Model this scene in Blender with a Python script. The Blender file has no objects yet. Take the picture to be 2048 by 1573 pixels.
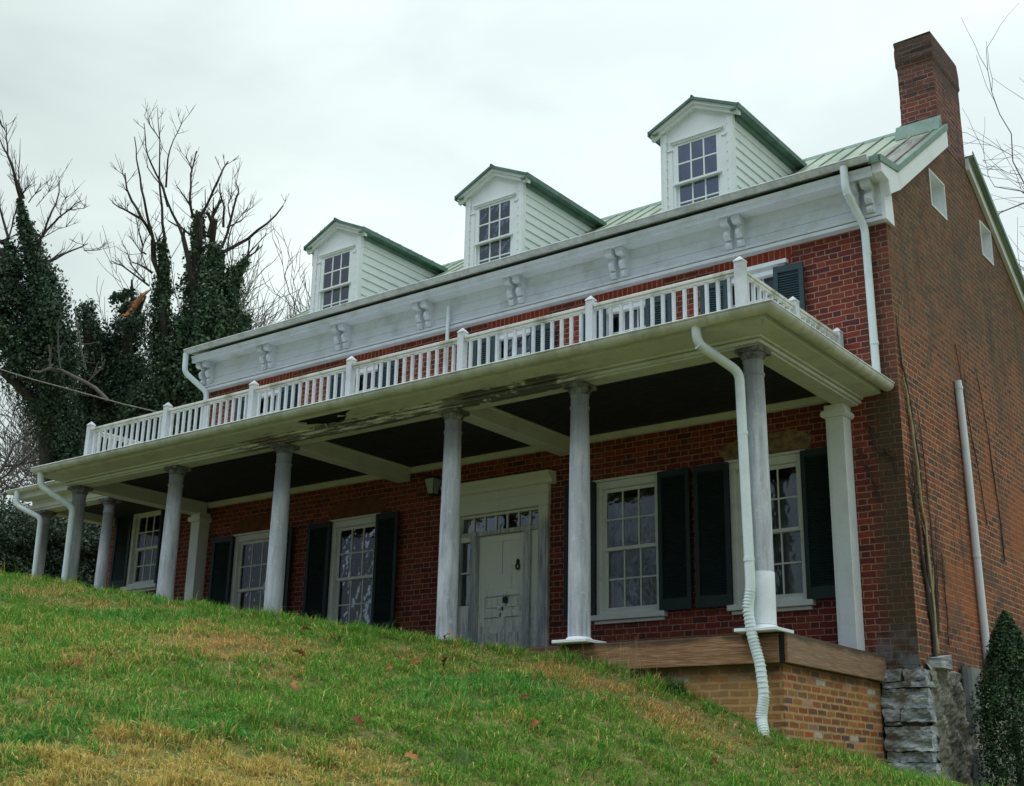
import bpy, math, random
import numpy as np
from mathutils import Vector, Matrix
from mathutils.geometry import delaunay_2d_cdt
R_ = math.radians
rng = np.random.default_rng(7); random.seed(7)
scn = bpy.context.scene
COL = scn.collection

# ------------------------------------------------------------------ camera, sky, sun, exposure
CAM = Vector((5.13255, -14.37132, -1.53516))
CR = Vector((0.7972310675, 0.6033825694, 0.0187643263))
CU = Vector((0.1656348453, -0.2485274471, 0.9543580072))
CF = Vector((-0.5805064367, 0.7577358266, 0.2980749805))
FPX = 2529.015
cd = bpy.data.cameras.new("camera"); cam = bpy.data.objects.new("camera", cd); COL.objects.link(cam)
cd.sensor_fit = 'HORIZONTAL'; cd.sensor_width = 36; cd.lens = 36 * FPX / 2048
cd.clip_start = 0.1; cd.clip_end = 2000
cam.matrix_world = Matrix(((CR.x, CU.x, -CF.x, CAM.x), (CR.y, CU.y, -CF.y, CAM.y), (CR.z, CU.z, -CF.z, CAM.z), (0, 0, 0, 1)))
scn.camera = cam

SUN_EL, SUN_AZ = R_(62), R_(212)          # azimuth clockwise from +y
w = bpy.data.worlds.new("World"); scn.world = w; w.use_nodes = True
nt = w.node_tree; nt.nodes.clear()
out = nt.nodes.new('ShaderNodeOutputWorld'); bg = nt.nodes.new('ShaderNodeBackground'); bg.inputs['Strength'].default_value = 0.1
sky = nt.nodes.new('ShaderNodeTexSky'); sky.sky_type = 'NISHITA'; sky.sun_disc = False
sky.sun_elevation = SUN_EL; sky.sun_rotation = SUN_AZ; sky.dust_density = 3; sky.air_density = 1
tc = nt.nodes.new('ShaderNodeTexCoord')
mp = nt.nodes.new('ShaderNodeMapping'); mp.inputs['Scale'].default_value = (1.0, 1.0, 2.2); mp.inputs['Location'].default_value = (0.35, 0.2, 0.1)
n1 = nt.nodes.new('ShaderNodeTexNoise'); n1.inputs['Scale'].default_value = 2.6; n1.inputs['Detail'].default_value = 5; n1.inputs['Roughness'].default_value = 0.5; n1.inputs['Distortion'].default_value = 0.3
cr = nt.nodes.new('ShaderNodeValToRGB'); cr.color_ramp.interpolation = 'EASE'
e = cr.color_ramp.elements
e[0].position = 0.34; e[0].color = (6.3, 7.15, 7.2, 1)
e[1].position = 0.64; e[1].color = (8.3, 9.4, 9.05, 1)
m = e.new(0.5); m.color = (7.3, 8.35, 8.1, 1)
mx = nt.nodes.new('ShaderNodeMix'); mx.data_type = 'RGBA'; mx.inputs[0].default_value = 0.93
L = nt.links.new
L(tc.outputs['Generated'], mp.inputs[0]); L(mp.outputs[0], n1.inputs['Vector']); L(n1.outputs['Fac'], cr.inputs[0])
def wm(op, a, b=None):
    n = nt.nodes.new('ShaderNodeMath'); n.operation = op
    for i, v in enumerate((a, b)):
        if v is None: continue
        if hasattr(v, 'is_linked'): L(v, n.inputs[i])
        else: n.inputs[i].default_value = v
    return n.outputs[0]
def wstep(x, lo, hi, a, b):
    n = nt.nodes.new('ShaderNodeMapRange'); n.interpolation_type = 'SMOOTHSTEP'; L(x, n.inputs[0])
    for i, v in enumerate((lo, hi, a, b)): n.inputs[1 + i].default_value = v
    return n.outputs[0]
# overcast: bright towards the far side of the house and overhead, dull behind the camera
sp = nt.nodes.new('ShaderNodeSeparateXYZ'); L(tc.outputs['Generated'], sp.inputs[0])
far = wstep(wm('ADD', sp.outputs[1], wm('MULTIPLY', sp.outputs[0], .45)), -.55, .6, .38, 1.09)
zen = wstep(sp.outputs[2], .42, .95, 0, 1)
fac = wm('ADD', wm('MULTIPLY', far, wm('SUBTRACT', 1.0, zen)), wm('MULTIPLY', zen, 1.75))
vm = nt.nodes.new('ShaderNodeVectorMath'); vm.operation = 'SCALE'; tint = nt.nodes.new('ShaderNodeMix'); tint.data_type = 'RGBA'; tint.blend_type = 'MULTIPLY'; tint.inputs[7].default_value = (.84, .95, 1.22, 1)
L(wm('SUBTRACT', 1.0, wstep(wm('ADD', sp.outputs[1], wm('MULTIPLY', sp.outputs[0], .45)), -.75, .05, 0, 1)), tint.inputs[0]); L(cr.outputs[0], tint.inputs[6])
L(tint.outputs[2], vm.inputs[0]); L(fac, vm.inputs['Scale'])
L(sky.outputs[0], mx.inputs[6]); L(vm.outputs[0], mx.inputs[7]); L(mx.outputs[2], bg.inputs[0]); L(bg.outputs[0], out.inputs[0])

sd = bpy.data.lights.new("sun", 'SUN'); sd.energy = 1.0; sd.angle = R_(30); sd.color = (1, 0.98, 0.95)
sun = bpy.data.objects.new("sun", sd); COL.objects.link(sun)
sdir = Vector((math.sin(SUN_AZ) * math.cos(SUN_EL), math.cos(SUN_AZ) * math.cos(SUN_EL), math.sin(SUN_EL)))
sun.rotation_euler = sdir.to_track_quat('Z', 'Y').to_euler(); sun.location = (0, -30, 40)
vs = scn.view_settings; vs.view_transform = 'Standard'; vs.look = 'None'; vs.exposure = 0.3; vs.gamma = 1
scn.cycles.max_bounces = 6; scn.cycles.transparent_max_bounces = 12

def at(u, v, d):
    """a point seen at source pixel (u, v), d metres ahead"""
    return CAM + (CF + CR * ((u - 1024) / FPX) - CU * ((v - 786.5) / FPX)) * d

# ------------------------------------------------------------------ mesh and object helpers
class MB:
    def __init__(s): s.v = []; s.f = []; s.m = []; s.sm = []; s.mi = 0
    def add(s, vs, fs, smooth=False):
        b = len(s.v); s.v += [tuple(p) for p in vs]
        for f in fs: s.f.append(tuple(i + b for i in f)); s.m.append(s.mi); s.sm.append(smooth)
        return s
    def box(s, x0, x1, y0, y1, z0, z1):
        return s.add([(x0,y0,z0),(x1,y0,z0),(x1,y1,z0),(x0,y1,z0),(x0,y0,z1),(x1,y0,z1),(x1,y1,z1),(x0,y1,z1)],
                     [(0,3,2,1),(4,5,6,7),(0,1,5,4),(1,2,6,5),(2,3,7,6),(3,0,4,7)])
    def prism(s, prof, ax, a0, a1, smooth=False):
        """closed outline prof extruded along axis ax from a0 to a1; prof in the two other axes"""
        n = len(prof)
        mk = {'x': lambda p, a: (a, p[0], p[1]), 'y': lambda p, a: (p[0], a, p[1]), 'z': lambda p, a: (p[0], p[1], a)}[ax]
        vs = [mk(p, a0) for p in prof] + [mk(p, a1) for p in prof]
        fs = [(i, (i+1) % n, (i+1) % n + n, i + n) for i in range(n)]
        s.add(vs, fs, smooth); s.add(vs, [tuple(range(n))[::-1], tuple(range(n, 2*n))]); return s
    def tube(s, pts, rad, sides=8, smooth=True, cap=True):
        pts = [Vector(p) for p in pts]; n = len(pts)
        if not hasattr(rad, '__len__'): rad = [rad] * n
        vs = []; prev = None
        for i in range(n):
            t = (pts[min(i+1, n-1)] - pts[max(i-1, 0)])
            if t.length < 1e-9: t = Vector((0, 0, 1))
            t.normalize()
            if prev is None:
                a = Vector((0, 0, 1)) if abs(t.z) < .9 else Vector((1, 0, 0)); u = t.cross(a).normalized()
            else:
                u = (prev - t * prev.dot(t))
                u = u.normalized() if u.length > 1e-6 else t.orthogonal().normalized()
            prev = u; q = t.cross(u)
            for k in range(sides):
                a = 2 * math.pi * k / sides; vs.append(pts[i] + (u * math.cos(a) + q * math.sin(a)) * rad[i])
        fs = [(i*sides+k, i*sides+(k+1) % sides, (i+1)*sides+(k+1) % sides, (i+1)*sides+k) for i in range(n-1) for k in range(sides)]
        s.add(vs, fs, smooth)
        if cap and sides > 3: s.add(vs, [tuple(range(sides))[::-1], tuple(range((n-1)*sides, n*sides))])
        return s
    def lathe(s, prof, seg=28, cx=0, cy=0):
        vs = []; n = len(prof)
        for r, z in prof:
            for k in range(seg):
                a = 2*math.pi*k/seg; vs.append((cx + r*math.cos(a), cy + r*math.sin(a), z))
        fs = [(i*seg+k, i*seg+(k+1) % seg, (i+1)*seg+(k+1) % seg, (i+1)*seg+k) for i in range(n-1) for k in range(seg)]
        s.add(vs, fs, True); s.add(vs, [tuple(range(seg))[::-1], tuple(range((n-1)*seg, n*seg))]); return s
    def build(s, name, mats, parent=None, loc=(0, 0, 0), bevel=0, world=True):
        """one mesh object; vertices are in world metres when world is True (loc only sets the origin)"""
        loc = Vector(loc); me = bpy.data.meshes.new(name)
        vs = [tuple(Vector(p) - loc) for p in s.v] if world else s.v
        me.from_pydata(vs, [], s.f)
        if not isinstance(mats, (list, tuple)): mats = [mats]
        for mt in mats: me.materials.append(mt)
        me.polygons.foreach_set('material_index', s.m); me.polygons.foreach_set('use_smooth', s.sm); me.update()
        return link(bpy.data.objects.new(name, me), parent, loc, bevel)

WL = {}
def link(o, parent=None, loc=(0, 0, 0), bevel=0):
    COL.objects.link(o); loc = Vector(loc)
    if parent is not None: o.parent = parent; o.location = loc - WL[parent.name]
    else: o.location = loc
    WL[o.name] = loc
    if bevel:
        md = o.modifiers.new('bevel', 'BEVEL'); md.width = bevel; md.segments = 1; md.limit_method = 'ANGLE'
    return o
def empty(name, loc): 
    o = bpy.data.objects.new(name, None); o.empty_display_size = .3; return link(o, None, loc)
def tag(o, label=None, cat=None, group=None, kind=None):
    if label: o['label'] = label
    if cat: o['category'] = cat
    if group: o['group'] = group
    if kind: o['kind'] = kind
    return o
def copy_part(o, parent, loc, label=None):
    """copy of a part and its sub-parts at a new world place"""
    c = o.copy(); link(c, parent, loc); d = Vector(loc) - WL[o.name]
    for ch in [k for k in bpy.data.objects if k.parent == o]:
        g = ch.copy(); link(g, c, WL[ch.name] + d)
    if label: c['label'] = label
    return c

# ------------------------------------------------------------------ node helpers
class NG:
    def __init__(s, name):
        s.mat = bpy.data.materials.new(name); s.mat.use_nodes = True; s.t = s.mat.node_tree; s.t.nodes.clear()
        s.out = s.t.nodes.new('ShaderNodeOutputMaterial'); s.b = s.t.nodes.new('ShaderNodeBsdfPrincipled')
        s.L(s.b.outputs[0], s.out.inputs[0]); s._oc = None
    def L(s, a, b): s.t.links.new(a, b)
    def new(s, ty): return s.t.nodes.new('ShaderNode' + ty)
    def put(s, sock, v):
        if hasattr(v, 'links') or hasattr(v, 'is_linked'): s.L(v, sock)
        elif isinstance(v, (tuple, list)) and len(v) == 3 and sock.type == 'RGBA': sock.default_value = (*v, 1)
        else: sock.default_value = v
    @property
    def oc(s):
        if s._oc is None: s._oc = s.new('NewGeometry').outputs['Position']
        return s._oc
    def sep(s, v):
        n = s.new('SeparateXYZ'); s.L(v, n.inputs[0]); return n.outputs
    def comb(s, x, y, z):
        n = s.new('CombineXYZ'); s.put(n.inputs[0], x); s.put(n.inputs[1], y); s.put(n.inputs[2], z); return n.outputs[0]
    def m(s, op, a, b=None, c=None):
        n = s.new('Math'); n.operation = op; s.put(n.inputs[0], a)
        if b is not None: s.put(n.inputs[1], b)
        if c is not None: s.put(n.inputs[2], c)
        return n.outputs[0]
    def step(s, x, lo, hi):
        n = s.new('MapRange'); n.interpolation_type = 'SMOOTHSTEP'; s.put(n.inputs[0], x); n.inputs[1].default_value = lo; n.inputs[2].default_value = hi
        return n.outputs[0]
    def noise(s, scale, detail=4, rough=.55, vec=None, stretch=None, dist=0, color=False):
        v = vec if vec is not None else s.oc
        if stretch:
            mp = s.new('Mapping'); mp.inputs['Scale'].default_value = stretch; s.L(v, mp.inputs[0]); v = mp.outputs[0]
        n = s.new('TexNoise'); n.inputs['Scale'].default_value = scale; n.inputs['Detail'].default_value = detail
        n.inputs['Roughness'].default_value = rough; n.inputs['Distortion'].default_value = dist; s.L(v, n.inputs['Vector'])
        return n.outputs['Color' if color else 'Fac']
    def mix(s, f, a, b, mode='MIX'):
        n = s.new('Mix'); n.data_type = 'RGBA'; n.blend_type = mode; s.put(n.inputs[0], f); s.put(n.inputs[6], a); s.put(n.inputs[7], b); return n.outputs[2]
    def ramp(s, f, stops, interp='LINEAR'):
        n = s.new('ValToRGB'); s.L(f, n.inputs[0]); cr = n.color_ramp; cr.interpolation = interp
        while len(cr.elements) < len(stops): cr.elements.new(.5)
        for el, (p, c) in zip(cr.elements, stops): el.position = p; el.color = (*c, 1)
        return n.outputs[0]
    def bump(s, h, strength=.5, dist=.01):
        n = s.new('Bump'); n.inputs['Strength'].default_value = strength; n.inputs['Distance'].default_value = dist; s.L(h, n.inputs['Height']); s.L(n.outputs[0], s.b.inputs['Normal'])
    def done(s, col=None, rough=.8, spec=.3):
        if col is not None: s.put(s.b.inputs['Base Color'], col)
        s.put(s.b.inputs['Roughness'], rough); s.b.inputs['Specular IOR Level'].default_value = spec
        return s.mat

def brick(name, cols, mortar, row=.0792, P=.345, flemish=True, joint=.0055, vertical=False, stains=None, tint=.5, relief=.7):
    g = NG(name); oc = g.oc
    wob = g.noise(9, 2, vec=oc, color=True)
    ws = g.sep(wob); p = g.sep(oc)
    nn = g.sep(g.new('NewGeometry').outputs['Normal'])
    side = g.m('GREATER_THAN', g.m('ABSOLUTE', nn[0]), .6)
    h = g.m('ADD', g.m('MULTIPLY', p[0], g.m('SUBTRACT', 1, side)), g.m('MULTIPLY', g.m('ADD', p[1], .05), side))
    h = g.m('ADD', h, g.m('MULTIPLY', g.m('SUBTRACT', ws[0], .5), .02))
    v = g.m('ADD', p[2], g.m('MULTIPLY', g.m('SUBTRACT', ws[1], .5), .024))
    v = g.m('ADD', v, 20.0); h = g.m('ADD', h, 60.0)
    if vertical: h, v = v, h
    rv = g.m('DIVIDE', v, row); ri = g.m('FLOOR', rv); fv = g.m('FRACT', rv)
    par = g.m('MODULO', ri, 2.0)
    uh = g.m('ADD', g.m('DIVIDE', h, P), g.m('MULTIPLY', par, .5))
    ui = g.m('FLOOR', uh); fu = g.m('FRACT', uh)
    if flemish:
        hd = g.m('GREATER_THAN', fu, .667)
        ed = g.m('MINIMUM', g.m('MINIMUM', fu, g.m('SUBTRACT', 1, fu)), g.m('ABSOLUTE', g.m('SUBTRACT', fu, .667)))
        bid = g.m('ADD', g.m('MULTIPLY', ui, 2), hd)
    else:
        ed = g.m('MINIMUM', fu, g.m('SUBTRACT', 1, fu)); bid = ui
    du = g.m('MULTIPLY', ed, P); dv = g.m('MULTIPLY', g.m('MINIMUM', fv, g.m('SUBTRACT', 1, fv)), row)
    d = g.m('MINIMUM', du, dv)
    d = g.m('ADD', d, g.m('MULTIPLY', g.m('SUBTRACT', g.noise(45, 2), .5), .006))
    br = g.step(d, joint * .65, joint * 1.5)
    wn = g.new('TexWhiteNoise'); wn.noise_dimensions = '2D'; g.L(g.comb(bid, ri, 0), wn.inputs['Vector'])
    n = len(cols); bc = g.ramp(wn.outputs['Value'], [((i + .5) / n, c) for i, c in enumerate(cols)])
    fine = g.noise(28, 5, .65); big = g.noise(.9, 4)
    bc = g.mix(tint, bc, g.ramp(fine, [(.3, (.62, .6, .58)), (.7, (1.25, 1.2, 1.15))]), 'MULTIPLY')
    bc = g.mix(.6, bc, g.ramp(big, [(.3, (.7, .68, .68)), (.7, (1.2, 1.15, 1.1))]), 'MULTIPLY')
    mc = g.mix(.6, mortar, g.ramp(g.noise(14, 3), [(.3, (.55, .53, .5)), (.75, (1.15, 1.1, 1.05))]), 'MULTIPLY')
    c = g.mix(br, mc, bc)
    if stains: c = stains(g, c, p)
    g.bump(g.m('ADD', g.m('MULTIPLY', br, .8), g.m('MULTIPLY', fine, .35)), relief, .012)
    return g.done(c, .88, .2)

def st_front(g, c, p):
    nz = g.noise(2.2, 4)
    k = g.m('ADD', p[0], g.m('MULTIPLY', g.m('SUBTRACT', nz, .5), .5))
    strip = g.m('MULTIPLY', g.step(k, -.5, -.22), g.m('ADD', .5, g.m('MULTIPLY', .66, g.step(g.m('SUBTRACT', 3.9, p[2]), 0, .9))))
    c = g.mix(g.m('MULTIPLY', strip, .58), c, (.062, .066, .04))
    low = g.m('MULTIPLY', g.step(g.m('SUBTRACT', .45, p[2]), 0, .5), g.step(p[0], -.7, -.3))
    c = g.mix(g.m('MULTIPLY', low, g.step(g.noise(6, 4), .4, .6)), c, (.17, .17, .18))
    return c
def st_gable(g, c, p):
    n1 = g.noise(.75, 5, .6); n2 = g.noise(7, 4, .65)
    up = g.step(g.m('ADD', p[2], g.m('MULTIPLY', g.m('SUBTRACT', n1, .5), 4.5)), 2.8, 5.6)
    up0 = c
    org = g.step(g.noise(.7, 4, .6, dist=.4), .5, .66); c = g.mix(g.m('MULTIPLY', org, .55), c, (.36, .12, .045))
    gry = g.step(g.noise(1.15, 5, .65, dist=.6), .54, .66); c = g.mix(g.m('MULTIPLY', gry, .55), c, (.085, .07, .055))
    drip = g.step(g.noise(2.4, 4, .6, stretch=(1, 2.6, .12)), .58, .70); c = g.mix(g.m('MULTIPLY', drip, .55), c, (.035, .03, .028))
    c = g.mix(g.m('MULTIPLY', up, g.m('ADD', .40, g.m('MULTIPLY', g.step(n2, .35, .65), .42))), c, g.ramp(g.noise(3.1, 5, .65), [(.35, (.062, .052, .038)), (.6, (.10, .088, .055))]))
    lich = g.m('MULTIPLY', g.step(g.noise(11, 3, .6), .70, .76), .55)
    c = g.mix(lich, c, (.42, .42, .38))
    c = g.mix(g.m('MULTIPLY', g.step(g.noise(1.6, 4, .6, stretch=(1, 1, .35)), .56, .72), .45), c, (.04, .035, .03))
    low = g.m('MULTIPLY', g.step(g.m('SUBTRACT', .5, p[2]), 0, .5), g.step(n2, .4, .6))
    return g.mix(g.m('MULTIPLY', low, .6), c, (.06, .06, .045))
def st_chim(g, c, p):
    c = g.mix(g.m('MULTIPLY', g.step(g.noise(2.2, 5, .65), .45, .62), .5), c, (.06, .05, .045))
    top = g.step(g.m('ADD', p[2], g.m('MULTIPLY', g.noise(3, 4), .9)), 8.95, 9.5)
    return g.mix(g.m('MULTIPLY', top, .65), c, (.05, .045, .035))
def st_found(g, c, p):
    nn = g.sep(g.new('NewGeometry').outputs['Normal'])
    front = g.m('GREATER_THAN', g.m('ABSOLUTE', nn[1]), .6)
    smear = g.m('MULTIPLY', front, g.m('MULTIPLY', .5, g.step(g.m('SUBTRACT', -.45, p[0]), -.1, .3)))
    c = g.mix(smear, c, g.ramp(g.noise(5, 4), [(.3, (.27, .165, .055)), (.7, (.43, .28, .11))]))
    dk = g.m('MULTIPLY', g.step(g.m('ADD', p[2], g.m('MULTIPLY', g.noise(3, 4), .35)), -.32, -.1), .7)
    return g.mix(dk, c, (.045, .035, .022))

M = {}
RED = [(.155, .032, .025), (.20, .044, .031), (.25, .056, .034), (.125, .031, .029), (.22, .056, .038), (.085, .029, .032), (.18, .038, .027)]
M['front'] = brick('front_brick', RED, (.40, .25, .18), stains=st_front, joint=.0054, tint=.7)
M['gable'] = brick('gable_brick', [(.22, .066, .032), (.30, .09, .038), (.16, .06, .036), (.10, .05, .038), (.37, .115, .045), (.19, .08, .045), (.25, .07, .034)], (.42, .32, .23), stains=st_gable, joint=.0068, tint=.75)
M['chim'] = brick('chimney_brick', [(.19, .058, .036), (.12, .042, .036), (.27, .085, .045), (.09, .042, .042), (.23, .07, .04)], (.27, .24, .225), stains=st_chim, joint=.0065)
M['arch'] = brick('arch_brick', [(.30, .05, .03), (.26, .042, .028), (.34, .06, .035)], (.46, .29, .20), row=.082, P=.30, flemish=False, vertical=True)
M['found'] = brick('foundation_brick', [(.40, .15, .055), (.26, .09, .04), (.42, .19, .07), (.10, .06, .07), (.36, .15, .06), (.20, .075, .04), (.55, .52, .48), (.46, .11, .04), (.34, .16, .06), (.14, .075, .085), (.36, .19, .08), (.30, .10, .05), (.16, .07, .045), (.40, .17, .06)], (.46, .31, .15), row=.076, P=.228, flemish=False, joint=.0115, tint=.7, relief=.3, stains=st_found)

def paint(name, base, dirt, rough=.6, grime=.5, wood=(3, 3, 40), peel=None):
    g = NG(name); n = g.noise(3.2, 5, .6); f = g.noise(30, 4, .6)
    c = g.mix(g.m('MULTIPLY', g.step(n, .45, .75), grime), base, dirt)
    c = g.mix(.35, c, g.ramp(f, [(.3, (.86, .86, .85)), (.7, (1.06, 1.06, 1.06))]), 'MULTIPLY')
    if peel: c = peel(g, c)
    g.bump(g.m('ADD', f, g.noise(2, 3, stretch=wood)), .12, .004)
    return g.done(c, rough, .35)
def peel_porch(g, c):
    p = g.sep(g.oc)
    st = g.noise(2.2, 6, .68, stretch=(.7, 4, 5)); st2 = g.noise(6, 5, .7, stretch=(.6, 3, 3))
    win = g.m('MULTIPLY', g.step(p[0], -9.6, -8.2), g.step(g.m('SUBTRACT', -2.3, p[0]), 0, .9))
    front = g.step(g.m('SUBTRACT', -2.6, p[1]), 0, .02)
    inner = g.step(g.m('ADD', p[1], 3.08), 0, .12)
    k = g.m('MULTIPLY', g.m('MULTIPLY', win, front), inner)
    edge = g.step(g.m('ADD', p[1], 2.86), 0, .06)
    low = g.m('MULTIPLY', g.m('MULTIPLY', win, front), edge)
    c = g.mix(g.m('MULTIPLY', k, g.step(st2, .61, .66)), c, (.20, .17, .11))
    c = g.mix(g.m('MULTIPLY', low, g.step(g.m('ADD', st, .07), .53, .57)), c, g.ramp(st2, [(.35, (.09, .085, .085)), (.6, (.22, .2, .19)), (.7, (.5, .48, .44))]))
    pt = g.m('MULTIPLY', g.m('MULTIPLY', g.step(p[0], -4.7, -4.45), g.step(g.m('SUBTRACT', -2.9, p[0]), 0, .3)), g.step(g.m('ADD', p[1], 2.90), 0, .03))
    c = g.mix(g.m('MULTIPLY', g.m('MULTIPLY', pt, front), g.step(g.noise(5, 4, .6), .44, .5)), c, (.12, .115, .12))
    return c
M['white'] = paint('white_paint', (.76, .80, .83), (.55, .58, .58), grime=.45)
M['frieze'] = paint('frieze_paint', (.67, .715, .76), (.42, .455, .43), grime=.6)
M['dormer'] = paint('dormer_paint', (.75, .80, .80), (.58, .63, .62), grime=.4)
M['rail'] = paint('rail_paint', (.61, .645, .67), (.38, .40, .38), grime=.75)
M['railtop'] = paint('rail_top_paint', (.66, .66, .6), (.24, .25, .15), grime=.95)
M['cream'] = paint('cream_paint', (.62, .655, .64), (.42, .45, .39), grime=.7, peel=peel_porch)
M['trimcream'] = paint('trim_cream', (.67, .70, .67), (.46, .49, .45), grime=.5)
M['pvc'] = paint('pipe_paint', (.70, .79, .81), (.52, .59, .59), rough=.45, grime=.5)
M['wallpipe'] = paint('wall_pipe_paint', (.72, .74, .79), (.55, .56, .58), rough=.4, grime=.4)

def mat_gutter(name, base, dirt):
    g = NG(name); s = g.noise(7, 4, .6, stretch=(1, 1, .25)); l = g.noise(1.5, 4, .6)
    c = g.mix(g.m('MULTIPLY', g.step(s, .42, .66), .55), base, dirt)
    c = g.mix(g.m('MULTIPLY', g.step(l, .45, .7), .5), c, dirt)
    return g.done(c, .5, .4)
M['gutter'] = mat_gutter('gutter_metal', (.64, .67, .67), (.36, .385, .36))
M['pgutter'] = mat_gutter('porch_gutter_metal', (.63, .66, .63), (.37, .395, .34))

def mat_column():
    g = NG('column_paint'); p = g.sep(g.oc)
    s = g.noise(7, 7, .72, stretch=(1.8, 1.8, .22)); b = g.noise(1.6, 4, .6); f = g.noise(15, 6, .75)
    c = g.ramp(s, [(.28, (.20, .215, .255)), (.42, (.38, .405, .455)), (.55, (.53, .555, .60)), (.75, (.72, .74, .77))])
    c = g.mix(g.m('MULTIPLY', g.step(b, .45, .7), .5), c, (.44, .455, .50))
    c = g.mix(g.m('MULTIPLY', g.step(f, .55, .68), .6), c, (.74, .76, .78))
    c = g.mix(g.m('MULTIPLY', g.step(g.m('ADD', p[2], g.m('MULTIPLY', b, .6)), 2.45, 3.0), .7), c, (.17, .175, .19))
    g.bump(g.m('ADD', s, f), .25, .006)
    return g.done(c, .75, .25)
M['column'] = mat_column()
def mat_cap():
    g = NG('column_capital_paint'); c = g.ramp(g.noise(9, 6, .7), [(.35, (.05, .05, .052)), (.55, (.19, .19, .20)), (.72, (.42, .42, .43))]); return g.done(c, .85, .2)
M['cap'] = mat_cap()

def mat_roof():
    g = NG('green_copper_roof'); p = g.sep(g.oc)
    n = g.noise(1.6, 5, .6); s = g.noise(4, 5, .6, stretch=(1.2, .25, .25))
    c = g.ramp(s, [(.3, (.16, .22, .165)), (.5, (.255, .315, .235)), (.72, (.37, .42, .32))])
    c = g.mix(g.m('MULTIPLY', g.step(n, .5, .75), .5), c, (.13, .21, .165))
    bare = g.m('MULTIPLY', g.step(g.m('ADD', p[0], g.m('MULTIPLY', n, .35)), -.42, -.2), g.step(g.m('SUBTRACT', 2.3, p[1]), 0, .4))
    c = g.mix(g.m('MULTIPLY', bare, g.step(g.noise(5, 5, .7, stretch=(2.4, .4, .4)), .36, .5)), c, g.ramp(s, [(.35, (.10, .085, .08)), (.65, (.22, .19, .18))]))
    g.b.inputs['Metallic'].default_value = .1
    return g.done(c, .5, .4)
M['roof'] = mat_roof()
def mat_green(name, a, b, rough=.55):
    g = NG(name); c = g.ramp(g.noise(5, 5, .65), [(.3, a), (.7, b)]); return g.done(c, rough, .35)
M['verd'] = mat_green('verdigris_flashing', (.085, .17, .135), (.16, .27, .215))
M['dormroof'] = mat_green('dormer_roof_metal', (.05, .10, .085), (.11, .22, .17))
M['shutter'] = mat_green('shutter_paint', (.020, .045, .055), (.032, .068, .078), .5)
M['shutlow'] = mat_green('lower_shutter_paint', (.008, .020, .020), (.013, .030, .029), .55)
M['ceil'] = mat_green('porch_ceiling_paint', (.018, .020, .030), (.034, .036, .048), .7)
M['dark'] = mat_green('near_black', (.006, .006, .007), (.01, .01, .012), .9)  # panels in it stand in for unlit depth in soffit, hall and attic
M['iron'] = mat_green('black_iron', (.01, .01, .012), (.02, .02, .022), .5)
M['brass'] = mat_green('worn_brass', (.70, .70, .66), (.85, .84, .80), .4)
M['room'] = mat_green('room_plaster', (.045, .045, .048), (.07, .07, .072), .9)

def mat_door():
    g = NG('door_paint'); p = g.sep(g.oc)
    s = g.noise(3.5, 6, .7, stretch=(5, 5, .7)); f = g.noise(22, 5, .7)
    wear = g.step(g.m('ADD', s, g.m('MULTIPLY', g.m('SUBTRACT', 1.1, p[2]), .20)), .52, .68)
    c = g.mix(wear, g.mix(.4, (.78, .80, .70), (.68, .71, .63)), g.ramp(f, [(.3, (.36, .375, .39)), (.7, (.60, .62, .63))]))
    g.bump(f, .2, .004); return g.done(c, .7, .25)
M['door'] = mat_door()
def mat_frame():
    g = NG('weathered_door_frame'); s_ = g.noise(4, 6, .7, stretch=(6, 6, .6)); c = g.ramp(s_, [(.32, (.20, .215, .23)), (.5, (.40, .42, .43)), (.62, (.58, .60, .56)), (.75, (.70, .72, .66))]); p = g.sep(g.oc)
    c = g.mix(g.step(p[2], 2.0, 2.25), c, (.66, .68, .58)); g.bump(s_, .3, .005); return g.done(c, .75, .2)
M['frame'] = mat_frame()

def mat_wood():
    g = NG('deck_board_wood'); p = g.sep(g.oc)
    nn = g.sep(g.new('NewGeometry').outputs['Normal']); side = g.m('GREATER_THAN', g.m('ABSOLUTE', nn[0]), .6)
    h = g.m('ADD', g.m('MULTIPLY', p[0], g.m('SUBTRACT', 1, side)), g.m('MULTIPLY', p[1], side))
    d = g.noise(1.6, 3, .5, vec=g.comb(g.m('MULTIPLY', h, .45), 0, g.m('MULTIPLY', p[2], 2.2)))
    rings = g.m('SINE', g.m('ADD', g.m('MULTIPLY', d, 42), g.m('MULTIPLY', p[2], 55)))
    f = g.noise(8, 5, .7, vec=g.comb(g.m('MULTIPLY', h, .35), 0, g.m('MULTIPLY', p[2], 14)))
    c = g.ramp(f, [(.36, (.12, .058, .026)), (.5, (.27, .145, .07)), (.64, (.44, .29, .17))])
    c = g.mix(g.m('MULTIPLY', g.step(rings, .3, 1.0), .38), c, (.12, .058, .028))
    c = g.mix(g.m('MULTIPLY', side, .35), c, (.24, .19, .15))
    kn = g.step(g.noise(2.6, 2, .4, vec=g.comb(h, 0, g.m('MULTIPLY', p[2], 1.6))), .71, .75)
    c = g.mix(g.m('MULTIPLY', kn, .8), c, (.07, .035, .02))
    c = g.mix(g.m('MULTIPLY', g.step(g.m('ADD', p[2], g.m('MULTIPLY', g.noise(2.5, 4), .16)), -.01, .06), .75), c, (.035, .028, .02))
    g.bump(g.m('ADD', f, g.m('MULTIPLY', rings, .2)), .3, .004); return g.done(c, .75, .25)
M['wood'] = mat_wood()

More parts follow.
